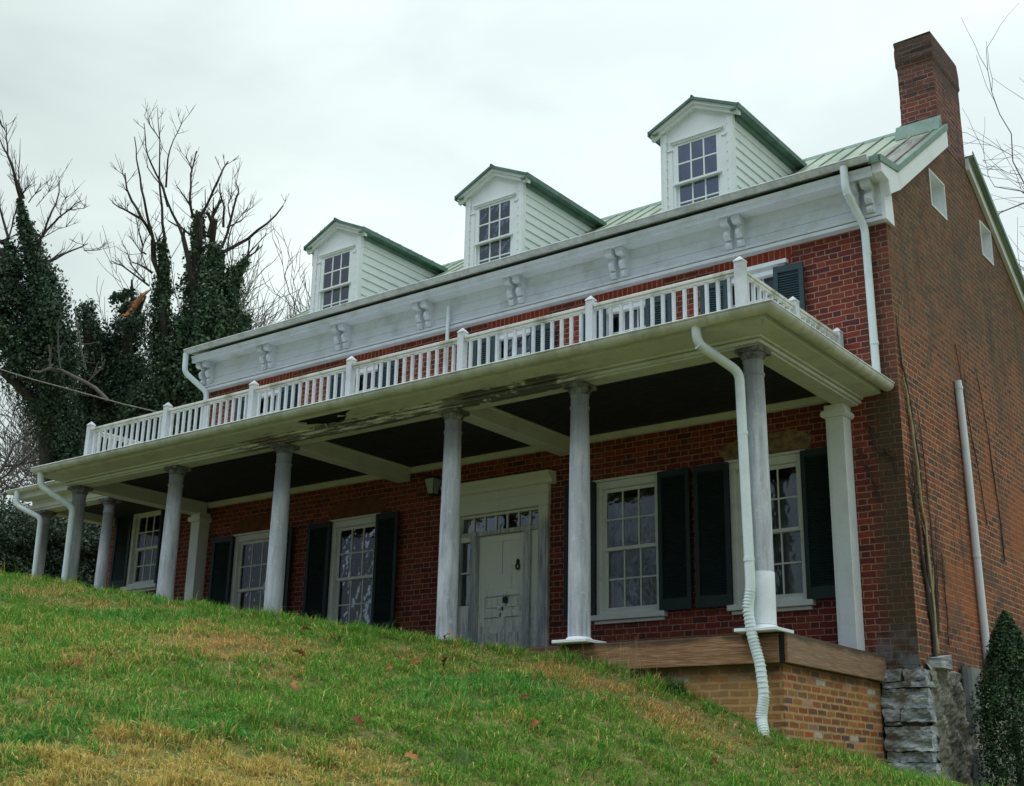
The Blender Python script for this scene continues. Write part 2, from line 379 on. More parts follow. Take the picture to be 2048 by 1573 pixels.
def mat_stone():
    g = NG('limestone'); a = g.noise(5, 8, .72, stretch=(.6, .6, 3.4)); f = g.noise(22, 5, .72, stretch=(.7, .7, 3.2)); r = g.noise(1.8, 4, .6)
    c = g.ramp(a, [(.32, (.10, .11, .12)), (.46, (.36, .39, .415)), (.62, (.72, .745, .74))])
    c = g.mix(g.m('MULTIPLY', g.step(r, .5, .64), .65), c, (.20, .155, .085))
    c = g.mix(g.step(f, .62, .72), c, (.52, .52, .49)); c = g.mix(g.step(g.m('SUBTRACT', 1, f), .62, .70), c, (.035, .038, .035))
    g.bump(g.m('ADD', a, g.m('MULTIPLY', f, .6)), 1.0, .03); return g.done(c, .9, .2)
M['stone'] = mat_stone()
def mat_rubble():
    g = NG('rubble_mortar'); a = g.noise(9, 7, .7); b = g.noise(2.2, 4)
    c = g.ramp(a, [(.3, (.10, .095, .08)), (.5, (.33, .31, .26)), (.7, (.60, .57, .50))]); c = g.mix(g.m('MULTIPLY', g.step(b, .5, .7), .6), c, (.15, .16, .11))
    g.bump(a, 1.0, .06); return g.done(c, .95, .15)
M['rubble'] = mat_rubble()
def mat_conc():
    g = NG('smooth_render'); a = g.noise(3, 6, .65); c = g.ramp(a, [(.3, (.16, .17, .17)), (.7, (.30, .31, .30))]); g.bump(a, .3, .01); return g.done(c, .9, .2)
M['conc'] = mat_conc()

def mat_glass(name, tint, refl=.9, k=1.1, b=.02):
    g = NG(name); t = g.t; t.nodes.remove(g.b)
    tr = g.new('BsdfTransparent'); tr.inputs[0].default_value = (*tint, 1)
    gl = g.new('BsdfGlossy'); gl.inputs['Roughness'].default_value = .03; gl.inputs[0].default_value = (refl, refl, refl, 1)
    bp = g.new('Bump'); bp.inputs['Strength'].default_value = .25; bp.inputs['Distance'].default_value = .02; g.L(g.noise(4, 2), bp.inputs['Height'])
    fr = g.new('Fresnel'); fr.inputs[0].default_value = 1.5; g.L(bp.outputs[0], gl.inputs['Normal']); g.L(bp.outputs[0], fr.inputs['Normal'])
    mxs = g.new('MixShader'); g.L(g.m('ADD', g.m('MULTIPLY', fr.outputs[0], k), b), mxs.inputs[0]); g.L(tr.outputs[0], mxs.inputs[1]); g.L(gl.outputs[0], mxs.inputs[2])
    g.L(mxs.outputs[0], g.out.inputs[0]); return g.mat
M['glass'] = mat_glass('window_glass', (.75, .78, .78))
M['dglass'] = mat_glass('dormer_glass', (.6, .65, .75), .95, 1.5, .10)
def mat_curtain():
    g = NG('lace_curtain'); a = g.noise(14, 5, .65, stretch=(2.5, 1, .5)); c = g.ramp(a, [(.3, (.16, .18, .18)), (.7, (.36, .38, .37))]); return g.done(c, .9, .1)
M['curtain'] = mat_curtain()
M['blind'] = mat_green('blue_blind', (.34, .40, .62), (.40, .46, .68), .8)

# ------------------------------------------------------------------ terrain
ZC = np.array([(-200, 2.4), (-60, 2.2), (-16, 1.76), (-14.5, 1.62), (-12.4, 1.33), (-11, 1.14), (-8.7, .73), (-6.4, .34), (-4.5, .05), (-3.6, -.06), (-2.5, -.27), (-1.64, -.53), (-1, -.77), (-.4, -1.06), (.6, -1.38), (2, -1.6), (6, -1.7), (60, -2.2), (200, -2.4)])
YC = np.array([(-200, -4.0), (-4.8, -4.0), (-3.2, -2.75), (200, -2.75)])
def height(x, y):
    x = np.asarray(x, float); y = np.asarray(y, float)
    zc = np.interp(x, ZC[:, 0], ZC[:, 1]); yc = np.interp(x, YC[:, 0], YC[:, 1])
    c = .16 - .04 * np.clip(x / 5, 0, 1)
    d = np.clip(yc - y, 0, None)
    front = zc - c * d - .05 * (1 - np.exp(-d / .8)) + .03 * np.sin(x * 1.3 + y * .7) * np.clip(d / 2, 0, 1) + .02 * np.sin(x * 2.9 - y * 2.1) * np.clip(d / 2, 0, 1) + .018 * np.sin(x * 6.1 + 1.3 * np.sin(y * 3.7)) * np.sin(y * 5.3 + x) * np.clip(d, 0, 1)
    front = np.maximum(front, -3.4)
    b = np.clip(y - yc, 0, None)
    tz = np.minimum(zc, np.where(x < -13.4, 1.25, np.where(x < -3, -.15, zc)))
    t = np.clip(b / 1.25, 0, 1); t = t * t * (3 - 2 * t)
    back = zc + (tz - zc) * t - np.where(x > -.42, .11 * np.clip(b, 0, 3), 0)
    back = back + .035 * np.clip(y - 8, 0, 40)
    return np.where(y < yc, front, back)
def gz(x, y): return float(height(x, y))
def ground_hit(u, v):
    d = CF + CR * ((u - 1024) / FPX) - CU * ((v - 786.5) / FPX); t = 5.0
    while t < 40:
        p = CAM + d * t
        if p.z < gz(p.x, p.y): return p
        t += .02
    return None
def spaced(a, b, near, lo, hi):
    core = list(np.arange(lo, hi, near)); o = []; s = near; p = hi
    while p < b: o.append(p); s *= 1.35; p += s
    o.append(b); l = []; s = near; p = lo
    while p > a: l.append(p); s *= 1.35; p -= s
    l.append(a); return np.array(sorted(set(l + core + o)))
gx = spaced(-600, 600, .3, -18, 7); gy = spaced(-600, 600, .3, -16, 3)
X, Y = np.meshgrid(gx, gy); Z = height(X, Y)
nx, ny = len(gx), len(gy)
me = bpy.data.meshes.new('lawn_slope')
me.from_pydata(np.stack([X.ravel(), Y.ravel(), Z.ravel()], 1).tolist(), [], [(j*nx+i, j*nx+i+1, (j+1)*nx+i+1, (j+1)*nx+i) for j in range(ny-1) for i in range(nx-1)])
g = NG('lawn_soil'); a = g.noise(1.3, 5, .6); f = g.noise(22, 5, .7)
c = g.mix(.5, g.ramp(a, [(.35, (.09, .13, .03)), (.6, (.20, .16, .065))]), g.ramp(g.noise(9, 6, .75), [(.35, (.05, .06, .02)), (.5, (.16, .17, .05)), (.65, (.34, .26, .12))])); c = g.mix(.6, c, g.ramp(f, [(.3, (.5, .5, .5)), (.7, (1.3, 1.3, 1.3))]), 'MULTIPLY')
g.bump(f, .8, .03); me.materials.append(g.done(c, .95, .1))
me.polygons.foreach_set('use_smooth', [True] * len(me.polygons))
ground = link(bpy.data.objects.new('ground', me)); tag(ground, 'sloping lawn rising from the camera to the house', kind='structure')

# ------------------------------------------------------------------ the house
RX0, RX1 = -12.98, 0.0
RIDGE = 3.02
def zr(y):
    if y >= RIDGE: return 8.22 - .62 * (y - RIDGE)
    if y >= .2: return 6.17 + .727 * (y - .2)
    return 6.17 - .165 * (.2 - y)
house = empty('brick_house', (-6.5, 3.0, -1.5))
tag(house, 'two-storey red brick house with green metal roof, three white dormers and a columned porch', 'house')

def wall_panel(mb, axis, c, a0, a1, z0, z1, holes, depth, top=None):
    """wall sheet on plane axis=c with rectangular holes (a0,a1,z0,z1) and reveals going in by depth"""
    br = sorted(set([a0, a1] + [h[0] for h in holes] + [h[1] for h in holes] + ([RIDGE, .2] if top else [])))
    br = [b for b in br if a0 <= b <= a1]
    P = (lambda a, z, d=0: (a, c + d, z)) if axis == 'y' else (lambda a, z, d=0: (c - d, a, z))
    def q(*pts): mb.add(pts, [tuple(range(len(pts)))])
    for b0, b1 in zip(br[:-1], br[1:]):
        mid = (b0 + b1) / 2; hs = sorted([h for h in holes if h[0] <= mid <= h[1]], key=lambda h: h[2]); z = z0
        for h in hs: q(P(b0, z), P(b1, z), P(b1, h[2]), P(b0, h[2])); z = h[3]
        q(P(b0, z), P(b1, z), P(b1, top(b1) if top else z1), P(b0, top(b0) if top else z1))
    for h in holes:
        q(P(h[0], h[2]), P(h[0], h[3]), P(h[0], h[3], depth), P(h[0], h[2], depth)); q(P(h[1], h[2]), P(h[1], h[3]), P(h[1], h[3], depth), P(h[1], h[2], depth))
        q(P(h[0], h[2]), P(h[1], h[2]), P(h[1], h[2], depth), P(h[0], h[2], depth)); q(P(h[0], h[3]), P(h[1], h[3]), P(h[1], h[3], depth), P(h[0], h[3], depth))

LOWW = [-11.32, -8.96, -3.835, -1.78]; UPW = [-11.25, -8.9, -5.8, -3.8, -1.85]
WW, WH, WZ = 1.03, 1.83, .70
UW, UH, UZ = .94, 1.50, 3.66
DX0, DX1 = -6.95, -5.15
holes = [(x - WW/2 + .03, x + WW/2 - .03, WZ + .02, WZ + WH - .03) for x in LOWW] + [(x - UW/2 + .03, x + UW/2 - .03, UZ + .02, UZ + UH - .03) for x in UPW] + [(DX0 + .04, DX1 - .04, 0.0, 2.5)]
mb = MB(); wall_panel(mb, 'y', 0, RX0, RX1, -.12, 5.95, holes, .3)
mb.build('front_wall', M['front'], house)
GW = [(1.84, 2.47, 6.32, 6.89), (4.06, 4.60, 6.37, 6.95)]
mb = MB(); wall_panel(mb, 'x', 0, 0, 6.6, -.12, None, GW, .24, top=lambda y: zr(y) - .05)
mb.build('gable_wall', M['gable'], house)
mb = MB(); wall_panel(mb, 'x', RX0, 0, 6.6, -.12, None, [], .2, top=lambda y: zr(y) - .05)
mb.add([(RX0, 6.6, -2), (RX1, 6.6, -2), (RX1, 6.6, 5.95), (RX0, 6.6, 5.95)], [(0, 1, 2, 3)])
mb.build('rear_wall', M['gable'], house)
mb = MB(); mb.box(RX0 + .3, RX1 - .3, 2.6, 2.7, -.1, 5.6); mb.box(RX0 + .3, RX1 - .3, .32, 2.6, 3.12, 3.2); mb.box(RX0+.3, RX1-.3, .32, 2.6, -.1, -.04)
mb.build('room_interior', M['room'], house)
# flat arches above the openings
for x in UPW: mb = MB().prism([(x - UW/2 - .06, 5.165), (x + UW/2 + .06, 5.165), (x + UW/2 + .16, 5.385), (x - UW/2 - .16, 5.385)], 'y', -.004, .02); mb.build('brick_arch', M['arch'], house, (x, 0, 5.27))
g = NG('rusty_lintel_render'); c = g.ramp(g.noise(6, 5, .65), [(.3, (.10, .035, .014)), (.7, (.21, .085, .03))]); M['lint'] = g.done(c, .9, .2)
g = NG('tan_lintel_render'); c = g.ramp(g.noise(6, 6, .7), [(.35, (.09, .05, .03)), (.55, (.26, .19, .10)), (.7, (.33, .27, .17))]); M['lint2'] = g.done(c, .9, .2)
for x, mt in zip(LOWW, ['lint', 'lint', 'lint', 'lint2']):
    if x == LOWW[2]: continue
    mb = MB(); mb.prism([(x - .56, 2.56), (x + .56, 2.56), (x + .66, 2.74), (x + .4, 2.86), (x - .4, 2.84), (x - .68, 2.72)], 'y', -.004, .02); mb.build('lintel', M[mt], house)

# ---- windows (double-hung, three by two panes in each sash)
def make_window(name, w, h, loc, muntin=.020, st=.045, casing=.085, head=.10, cap=.045, curtain=True, tone='white', gl='glass'):
    y0 = -.03; mb = MB(); hw = w / 2
    mb.box(-hw, -hw + casing, y0, .13, 0, h); mb.box(hw - casing, hw, y0, .13, 0, h); mb.box(-hw + casing, hw - casing, y0 + .003, .13, h - head, h); mb.box(-hw + casing, hw - casing, y0 + .005, .13, 0, .06)
    if cap: mb.box(-hw - cap, hw + cap, y0 - .035, .02, h + .001, h + .035)
    tr = lambda m: MB().add([(p[0] + loc[0], p[1] + loc[1], p[2] + loc[2]) for p in m.v], m.f)
    o = tr(mb).build(name, M[tone], house, loc, bevel=.006)
    x0, x1 = -hw + casing, hw - casing; zb, zt = .06, h - head; zm = (zb + zt) / 2
    for (a, b, yy) in ((zm - .02, zt, .035), (zb, zm + .02, .07)):
        s = MB(); s.box(x0, x0 + st, yy, yy + .035, a, b); s.box(x1 - st, x1, yy, yy + .035, a, b)
        s.box(x0 + st, x1 - st, yy + .001, yy + .034, a, a + st); s.box(x0 + st, x1 - st, yy + .001, yy + .034, b - st, b)
        gw = (x1 - x0 - 2 * st)
        for k in (1, 2): s.box(x0 + st + gw*k/3 - muntin/2, x0 + st + gw*k/3 + muntin/2, yy + .004, yy + .03, a + st, b - st)
        s.box(x0 + st, x1 - st, yy + .007, yy + .028, (a + b)/2 - muntin/2, (a + b)/2 + muntin/2)
        tr(s).build('sash', M[tone], o, loc)
        p = MB(); p.box(x0 + .01, x1 - .01, yy + .016, yy + .019, a + .01, b - .01); tr(p).build('pane', M[gl], o, loc)
    if curtain:
        p = MB(); n = 60; vs = []
        L0, L1 = x0 - .02 + curtain * .0, x1 + .03
        for i in range(n + 1):
            t = i / n; x = L0 + (L1 - L0) * t; yy = .20 + .018 * math.sin(t * 47) + .012 * math.sin(t * 23 + 1)
            top = zt - .13 - .025 * abs(math.sin(t * 14)) - .03 * (1 - t)
            vs += [(x, yy, -.05), (x + .012 * math.sin(t*9), yy + .02*math.sin(t*31), top)]
        fs = [(2*i, 2*i+2, 2*i+3, 2*i+1) for i in range(n) if not (.04 < i/n < .13 or .80 < i/n < .87)]
        p.add(vs, fs, True); tr(p).build('curtain', M['curtain'], o, loc)
    s = MB(); s.box(-hw - .06, hw + .06, -.10, .03, -.075, -.001); s.box(-hw - .02, hw + .02, -.05, .03, -.12, -.076); tr(s).build('sill', M[tone], o, loc, bevel=.006)
    return o
w0 = make_window('window', WW, WH, (LOWW[3], 0, WZ), tone='trimcream')
for x in LOWW[:3]: copy_part(w0, house, (x, 0, WZ))
w1 = make_window('window', UW, UH, (UPW[4], 0, UZ), casing=.08, cap=.0)
mb = MB(); x = UPW[4]; mb.box(x - UW/2 - .04, x + UW/2 + .04, -.075, .02, UZ + UH - .045, UZ + UH + .01); mb.box(x - UW/2 + .08, x + UW/2 - .08, -.05, .04, UZ + UH - .16, UZ + UH - .10); mb.build('head_moulding', M['white'], w1, (x, 0, UZ))
for x in UPW[:4]: copy_part(w1, house, (x, 0, UZ))

# ---- louvred shutters
def make_shutter(w, h, loc, mt, ang):
    mb = MB(); st = .06; t = .035
    mb.box(0, st, -t, 0, 0, h); mb.box(w - st, w, -t, 0, 0, h)
    for a, b in ((0, .15), (h - .09, h)): mb.box(st, w - st, -t + .003, -.003, a, b)
    n = int(h / .034)
    for i in range(n):
        z = .16 + i * .034
        if z > h - .12: continue
        mb.add([(st, -.008, z + .026), (w - st, -.008, z + .026), (w - st, -t + .006, z), (st, -t + .006, z), (st, -.002, z + .022), (w - st, -.002, z + .022), (w - st, -t + .012, z - .004), (st, -t + .012, z - .004)],
               [(0, 1, 2, 3), (7, 6, 5, 4), (3, 2, 6, 7), (0, 4, 5, 1)])
    mb.box(st, w - st, -.006, -.002, .15, h - .09)
    me = mb.build('shutter', mt, house, (0, 0, 0), world=False)
    me.location = Vector(loc) - WL[house.name]; WL[me.name] = Vector(loc); me.rotation_euler.z = ang; return me
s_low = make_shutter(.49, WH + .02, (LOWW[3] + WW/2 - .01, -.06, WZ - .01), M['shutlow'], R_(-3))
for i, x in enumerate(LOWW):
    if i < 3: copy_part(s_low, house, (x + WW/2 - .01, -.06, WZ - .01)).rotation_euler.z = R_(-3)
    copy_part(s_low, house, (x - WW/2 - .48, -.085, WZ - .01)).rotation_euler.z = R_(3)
s_up = make_shutter(.40, UH - .07, (UPW[4] + .335, -.085, UZ - .03), M['shutter'], R_(6))
for i, x in enumerate(UPW):
    if i < 4: copy_part(s_up, house, (x + .335, -.085, UZ - .03)).rotation_euler.z = R_(4)
    copy_part(s_up, house, (x - .335 - .40, -.115, UZ - .03)).rotation_euler.z = R_(4)

# ---- door with transom and side lights
D0, D1 = -6.47, -5.61
mb = MB()
for a, b in ((DX0, DX0 + .17), (DX1 - .17, DX1)): mb.box(a, b, -.06, .2, .0, 2.32); mb.box(a + .03, b - .03, -.075, -.06, .12, 2.2); mb.box(a - .01, b + .01, -.08, -.0601, .0, .1)
mb.box(DX0 - .01, DX1 + .01, -.07, .2, 2.321, 2.62)
mb.prism([(-.07, 2.62), (-.11, 2.64), (-.12, 2.68), (-.19, 2.74), (-.2, 2.79), (.0, 2.80), (.0, 2.62)], 'x', DX0 - .10, DX1 + .10)
mb.box(DX0 - .03, DX1 + .03, -.085, -.0701, 2.50, 2.53); mb.box(-6.06, -6.0, -.082, -.0701, 2.33, 2.61)
for a, b in ((D0 - .12, D0 - .005), (D1 + .005, D1 + .12)): mb.box(a, b, -.02, .18, 0, 2.06); mb.box(a - .01, b + .01, -.035, -.0201, 1.98, 2.07)
mb.box(DX0 + .17, DX1 - .17, -.01, .18, 2.001, 2.065); mb.box(DX0 + .17, DX1 - .17, 0, .18, 2.285, 2.32)
sur = mb.build('door_surround', M['frame'], house, (-6.05, 0, 0), bevel=.005)
mb = MB(); tw = (DX1 - DX0 - .34) / 7
for k in range(1, 7): mb.box(DX0 + .17 + tw*k - .011, DX0 + .17 + tw*k + .011, .03, .07, 2.066, 2.284)
tr_ = mb.build('transom_bar', M['trimcream'], sur, (-6.05, 0, 2.1))
mb = MB(); mb.box(DX0 + .17, DX1 - .17, .05, .054, 2.066, 2.284); mb.build('transom_pane', M['glass'], sur, (-6.05, 0, 2.1))
mb = MB(); mb.box(DX0 + .171, DX1 - .171, .24, .26, .001, 2.284); mb.build('hall_dark_panel', M['dark'], sur, (-6.05, 0, 1))  # near-black sheet behind the glazing; the hall's darkness is its colour
mb = MB(); mb.box(DX0 + .17, D0 - .12, .05, .054, 1.0, 1.93); mb.build('sidelight_pane', M['glass'], sur, (-6.7, 0, 1.4))
mb = MB()
mb.box(DX0 + .17, D0 - .12, .0, .12, .0, .99); mb.box(DX0 + .20, D0 - .15, -.012, .0, .12, .55)
mb.build('sidelight_panel', M['door'], sur, (-6.7, 0, .5))
mb = MB().box(DX0 + .17, D0 - .12, .0, .12, 1.93, 2.0); mb.build('sidelight_head', M['door'], sur, (-6.7, 0, 1.95))
mb = MB().box(DX0 + .17, D0 - .12, .02, .09, 1.46, 1.485); mb.build('sidelight_bar', M['trimcream'], sur, (-6.7, 0, 1.47))
mb = MB()
mb.box(D1 + .12, DX1 - .215, .03, .12, 0.0, 2.0); mb.box(DX1 - .195, DX1 - .17, .03, .12, 0, .7); mb.box(DX1 - .195, DX1 - .17, .03, .12, 1.85, 2.0)
mb.build('sidelight_panel', M['door'], sur, (-5.4, 0, 1))
mb = MB(); DM = (D0 + D1) / 2
mb.box(D0, D0 + .11, .06, .11, .02, 2.0); mb.box(D1 - .11, D1, .06, .11, .02, 2.0)
for a, b in ((.02, .18), (.80, .90), (1.10, 1.2), (1.90, 2.0)): mb.box(D0 + .11, D1 - .11, .061, .109, a, b)
mb.box(DM - .055, DM + .055, .062, .108, .18, 1.1)
mb.box(D0 + .11, DM - .012, .068, .10, 1.2, 1.9); mb.box(DM + .001, D1 - .11, .066, .10, 1.2, 1.9); mb.box(DM - .03, DM + .01, .069, .1, 1.2, 1.42)
for a, b in ((D0 + .11, DM - .055), (DM + .055, D1 - .11)):
    mb.box(a, b, .092, .1, .18, .8); mb.box(a, b, .092, .1, .9, 1.1); mb.box(a + .035, b - .035, .066, .0919, .24, .58); mb.box(a + .035, b - .035, .07, .0919, .94, 1.06)
mb.box(D0 - .02, D1 + .02, .0, .12, .0, .019)
door = mb.build('door', M['door'], house, (DM, 0, 0), bevel=.004)
mb = MB(); kx, kz = -5.75, 1.52; mb.tube([(kx + .03*math.cos(a), .045, kz - .02 + .04*math.sin(a)) for a in np.linspace(0, 6.283, 17)], .012, 6); mb.lathe([(.0, 0), (.02, .0), (.024, .02), (.0, .05)], 8); 
mb.v = [(p[0] + kx, p[1] + .05, p[2] + kz + .05) if i >= 17*6 + 0 and abs(p[0]) < .2 else p for i, p in enumerate(mb.v)]
mb.box(kx - .02, kx + .02, .04, .066, kz + .02, kz + .07); mb.build('knocker', M['iron'], door, (kx, 0, kz))
mb = MB(); mb.box(-6.09, -5.93, .025, .061, 1.10, 1.15); mb.box(-5.965, -5.945, .015, .061, 1.085, 1.165); mb.build('hasp', M['white'], door, (-6, 0, 1.1))
mb = MB(); mb.box(-5.995, -5.925, .02, .055, .995, 1.07); mb.tube([(-5.98, .035, 1.07), (-5.98, .03, 1.11), (-5.94, .03, 1.11), (-5.94, .035, 1.07)], .008, 6); mb.build('padlock', M['iron'], door, (-5.96, 0, 1.03))
mb = MB(); mb.lathe([(.0, 0), (.018, .0), (.036, .02), (.036, .04), (.02, .055), (0, .06)], 12); mb.v = [(-6.06 + p[0], .06 - p[2], .93 + p[1]) for p in mb.v]; mb.build('door_knob', M['white'], door, (-6.06, 0, .93))

mb = MB(); mb.box(-6.07, -6.05, .055, .061, .80, .86); mb.box(-6.025, -6.005, .055, .061, .89, .94); mb.build('keyhole_plate', M['iron'], door, (-6.04, 0, .85))
# ---- wall lantern
mb = MB(); lx, lz = -7.2, 2.82
mb.box(lx - .05, lx + .05, -.03, 0, lz - .12, lz + .12); mb.tube([(lx, -.03, lz + .08), (lx, -.16, lz + .15), (lx, -.2, lz + .13)], .012, 6)
for sx in (-1, 1):
    for sy in (-1, 1): mb.tube([(lx + sx*.10, -.2 + sy*.10, lz + .1), (lx + sx*.055, -.2 + sy*.055, lz - .13)], .008, 4)
mb.prism([(-.12, 0), (.12, 0), (.03, .06), (-.03, .06)], 'y', -.31, -.09); mb.v = [(p[0] + lx, p[1], p[2] + lz + .1) if i >= len(mb.v) - 16 else p for i, p in enumerate(mb.v)]
mb.box(lx - .06, lx + .06, -.26, -.14, lz - .15, lz - .13)
lan = mb.build('wall_lantern', M['iron'], house, (lx, 0, lz))
g = NG('seeded_lantern_glass'); M['lglass'] = g.done((.30, .34, .32), .25, .5)
mb = MB(); a, b = .095, .05; zz = (lz + .095, lz - .125)
mb.add([(lx - a, -.2 - a, zz[0]), (lx + a, -.2 - a, zz[0]), (lx + a, -.2 + a, zz[0]), (lx - a, -.2 + a, zz[0]), (lx - b, -.2 - b, zz[1]), (lx + b, -.2 - b, zz[1]), (lx + b, -.2 + b, zz[1]), (lx - b, -.2 + b, zz[1])], [(0, 1, 5, 4), (1, 2, 6, 5), (2, 3, 7, 6), (3, 0, 4, 7)])
mb.build('lantern_glass', M['lglass'], lan, (lx, -.2, lz))

# ---- main roof
ys = [-.41, .2, RIDGE, 7.0]
mb = MB(); mb.prism([(y, zr(y)) for y in ys] + [(y, zr(y) - .05) for y in ys[::-1]], 'x', RX0 - .13, RX1 - .002)
for yy in ([-.41, .2, 2.44], [3.63, 7.0]): mb.prism([(y, zr(y)) for y in yy] + [(y, zr(y) - .05) for y in yy[::-1]], 'x', RX1 - .0015, RX1 + .13)
roof = mb.build('roof', M['roof'], house, (-6.5, RIDGE, 8.22))
mb = MB(); x = RX0 - .05
while x < RX1 + .1:
    ysm = [-.40, .2, RIDGE if x < -.01 else 2.43]; mb.prism([(y, zr(y) + .028) for y in ysm] + [(y, zr(y) + .001) for y in ysm[::-1]], 'x', x - .011, x + .011); x += .325
mb.build('standing_seam', M['roof'], roof, (-6.5, 1, 7)); seam = bpy.data.objects['standing_seam']
mb = MB(); mb.prism([(RIDGE - .09, zr(RIDGE - .09) + .005), (RIDGE, 8.255), (RIDGE + .09, zr(RIDGE + .09) + .005), (RIDGE, 8.235)], 'x', RX0 - .12, -.53); mb.build('ridge_cap', M['verd'], roof, (-6.5, RIDGE, 8.2))
mb = MB(); vy = [-.42, .2, 2.45]; mb.prism([(y, zr(y) + .02) for y in vy] + [(y, zr(y) - .075) for y in vy[::-1]], 'x', RX1 + .1305, RX1 + .145)
mb.prism([(y, zr(y) + .021) for y in vy] + [(y, zr(y) + .003) for y in vy[::-1]], 'x', RX1 + .07, RX1 + .1304)
vy = [3.6, 7.0]; mb.prism([(y, zr(y) + .02) for y in vy] + [(y, zr(y) - .075) for y in vy[::-1]], 'x', RX1 + .1305, RX1 + .145)
mb.box(-.02, .12, -.435, -.42, 5.985, 6.085)
mb.build('verge_flashing', M['verd'], roof, (0.14, 1, 7))
# rake boards on the gable
mb = MB()
mb.prism([(-.385, 6.02), (-.375, 5.875), (-.15, 5.845), (-.12, 5.66), (.25, zr(.25) - .34), (2.44, zr(2.44) - .34), (2.44, zr(2.44) - .052), (.2, zr(.2) - .052)], 'x', .004, .128)
mb.prism([(-.122, 5.35), (.17, 5.345), (.13, 5.83), (-.125, 5.70)], 'x', .003, .05)
mb.prism([(3.62, zr(3.62) - .052), (7.0, zr(7.0) - .052), (7.0, zr(7.0) - .24), (3.62, zr(3.62) - .24)], 'x', .004, .06)
mb.build('rake_board', M['white'], house, (0, 2, 6.5))
# chimney
mb = MB()
def cring(x0, x1, y0, y1, z, j=.0): return [(x0 + rng.normal(0, j), y0 + rng.normal(0, j), z), (x1 + rng.normal(0, j)*.3, y0 + rng.normal(0, j), z), (x1, y1 + rng.normal(0, j), z), (x0, y1, z)]
lv = []; zz = list(np.arange(7.6, 9.0, .0792)) 
for i, z in enumerate(zz): lv.append(cring(-.53, .0045, 2.46, 3.62, z, .004))
for z in np.arange(9.0, 9.40, .0792): lv.append(cring(-.55, .022, 2.44, 3.65 - max(0, z - 9.2) * .35, z, .008))
lv.append(cring(-.545, .016, 2.45, 3.52, 9.42, .01))
vs = [p for r in lv for p in r]; n = len(lv)
mb.add(vs, [(4*i + k, 4*i + (k+1) % 4, 4*i + 4 + (k+1) % 4, 4*i + 4 + k) for i in range(n-1) for k in range(4)] + [tuple(range(4*n-4, 4*n))])
ch = mb.build('chimney', M['chim'], house, (-.26, 3.04, 7.5))
mb = MB(); mb.prism([(2.30, zr(2.30) + .01), (2.40, zr(2.4) + .20), (2.445, zr(2.4) + .22), (2.455, zr(2.455) + .005)], 'x', -.60, .06); mb.prism([(2.45, zr(2.45)), (2.45, zr(2.45) + .2), (RIDGE, 8.42), (RIDGE, 8.22)], 'x', -.56, -.535)
mb.build('chimney_flashing', M['verd'], ch, (-.26, 2.4, 7.9))
# gable vent windows: white lined openings
for h in GW:
    mb = MB(); y0, y1, a, b = h; t = .022
    mb.box(-.22, .012, y0, y0 + t, a, b); mb.box(-.22, .012, y1 - t, y1, a, b); mb.box(-.22, .012, y0 + t, y1 - t, a, a + t); mb.box(-.22, .012, y0 + t, y1 - t, b - t, b)
    mb.box(-.23, -.2, y0 + t, y1 - t, a + t, b - t); mb.build('attic_vent', M['white'], house, (0, (y0 + y1)/2, a))

# ---- main cornice
mb = MB(); X0, X1 = RX0 - .02, RX1 + .003
mb.prism([(-.006, 5.35), (-.128, 5.35), (-.132, 5.395), (-.006, 5.397)], 'x', X0, X1); mb.prism([(-.006, 5.408), (-.14, 5.41), (-.155, 5.44), (-.006, 5.45)], 'x', X0, X1)
mb.box(X0, X1, -.118, -.004, 5.451, 5.555); mb.box(X0, X1, -.122, -.004, 5.559, 5.702); mb.box(X0, X1, -.117, -.004, 5.706, 5.855)
mb.box(X0 - .05, X1, -.360, -.003, 5.856, 5.875); mb.box(X0 - .05, X1, -.382, -.3605, 5.84, 5.975); mb.prism([(-.3825, 5.915), (-.41, 5.955), (-.41, 5.965), (-.3825, 5.965)], 'x', X0 - .05, X1)
cor = mb.build('cornice', M['frieze'], house, (-6.5, 0, 5.4))
# brackets: pairs of scroll-sawn consoles
def console(mb, x0, x1):
    pr = [(-.121, 5.455), (-.155, 5.455), (-.19, 5.475), (-.20, 5.52), (-.18, 5.55), (-.165, 5.562), (-.215, 5.566), (-.245, 5.60), (-.25, 5.66), (-.23, 5.70), (-.205, 5.715), (-.20, 5.75), (-.29, 5.755), (-.32, 5.775), (-.32, 5.855), (-.121, 5.855)]
    mb.prism(pr, 'x', x0, x1); mb.prism([(-.326, 5.775), (-.29, 5.751), (-.25, 5.751), (-.25, 5.8545), (-.326, 5.8545)], 'x', x0 - .012, x1 + .012)
    mb.prism([(-.195, 5.47), (-.214, 5.49), (-.216, 5.525), (-.19, 5.54)], 'x', x0 + .02, x1 - .02); mb.prism([(-.243, 5.60), (-.266, 5.615), (-.268, 5.66), (-.247, 5.685)], 'x', x0 + .02, x1 - .02)
bx = [-.21, -2.015, -3.86, -5.70, -7.54, -9.37, -11.21, -12.85]
mb = MB(); console(mb, -.135, -.042); console(mb, .042, .135); mb.box(-.165, .165, -.126, -.1225, 5.455, 5.855)
b0 = None
for x in bx:
    if b0 is None:
        m2 = MB().add([(p[0] + x, p[1], p[2]) for p in mb.v], mb.f); b0 = m2.build('bracket', M['frieze'], cor, (x, -.2, 5.6), bevel=.004)
    else: copy_part(b0, cor, (x, -.2, 5.6))

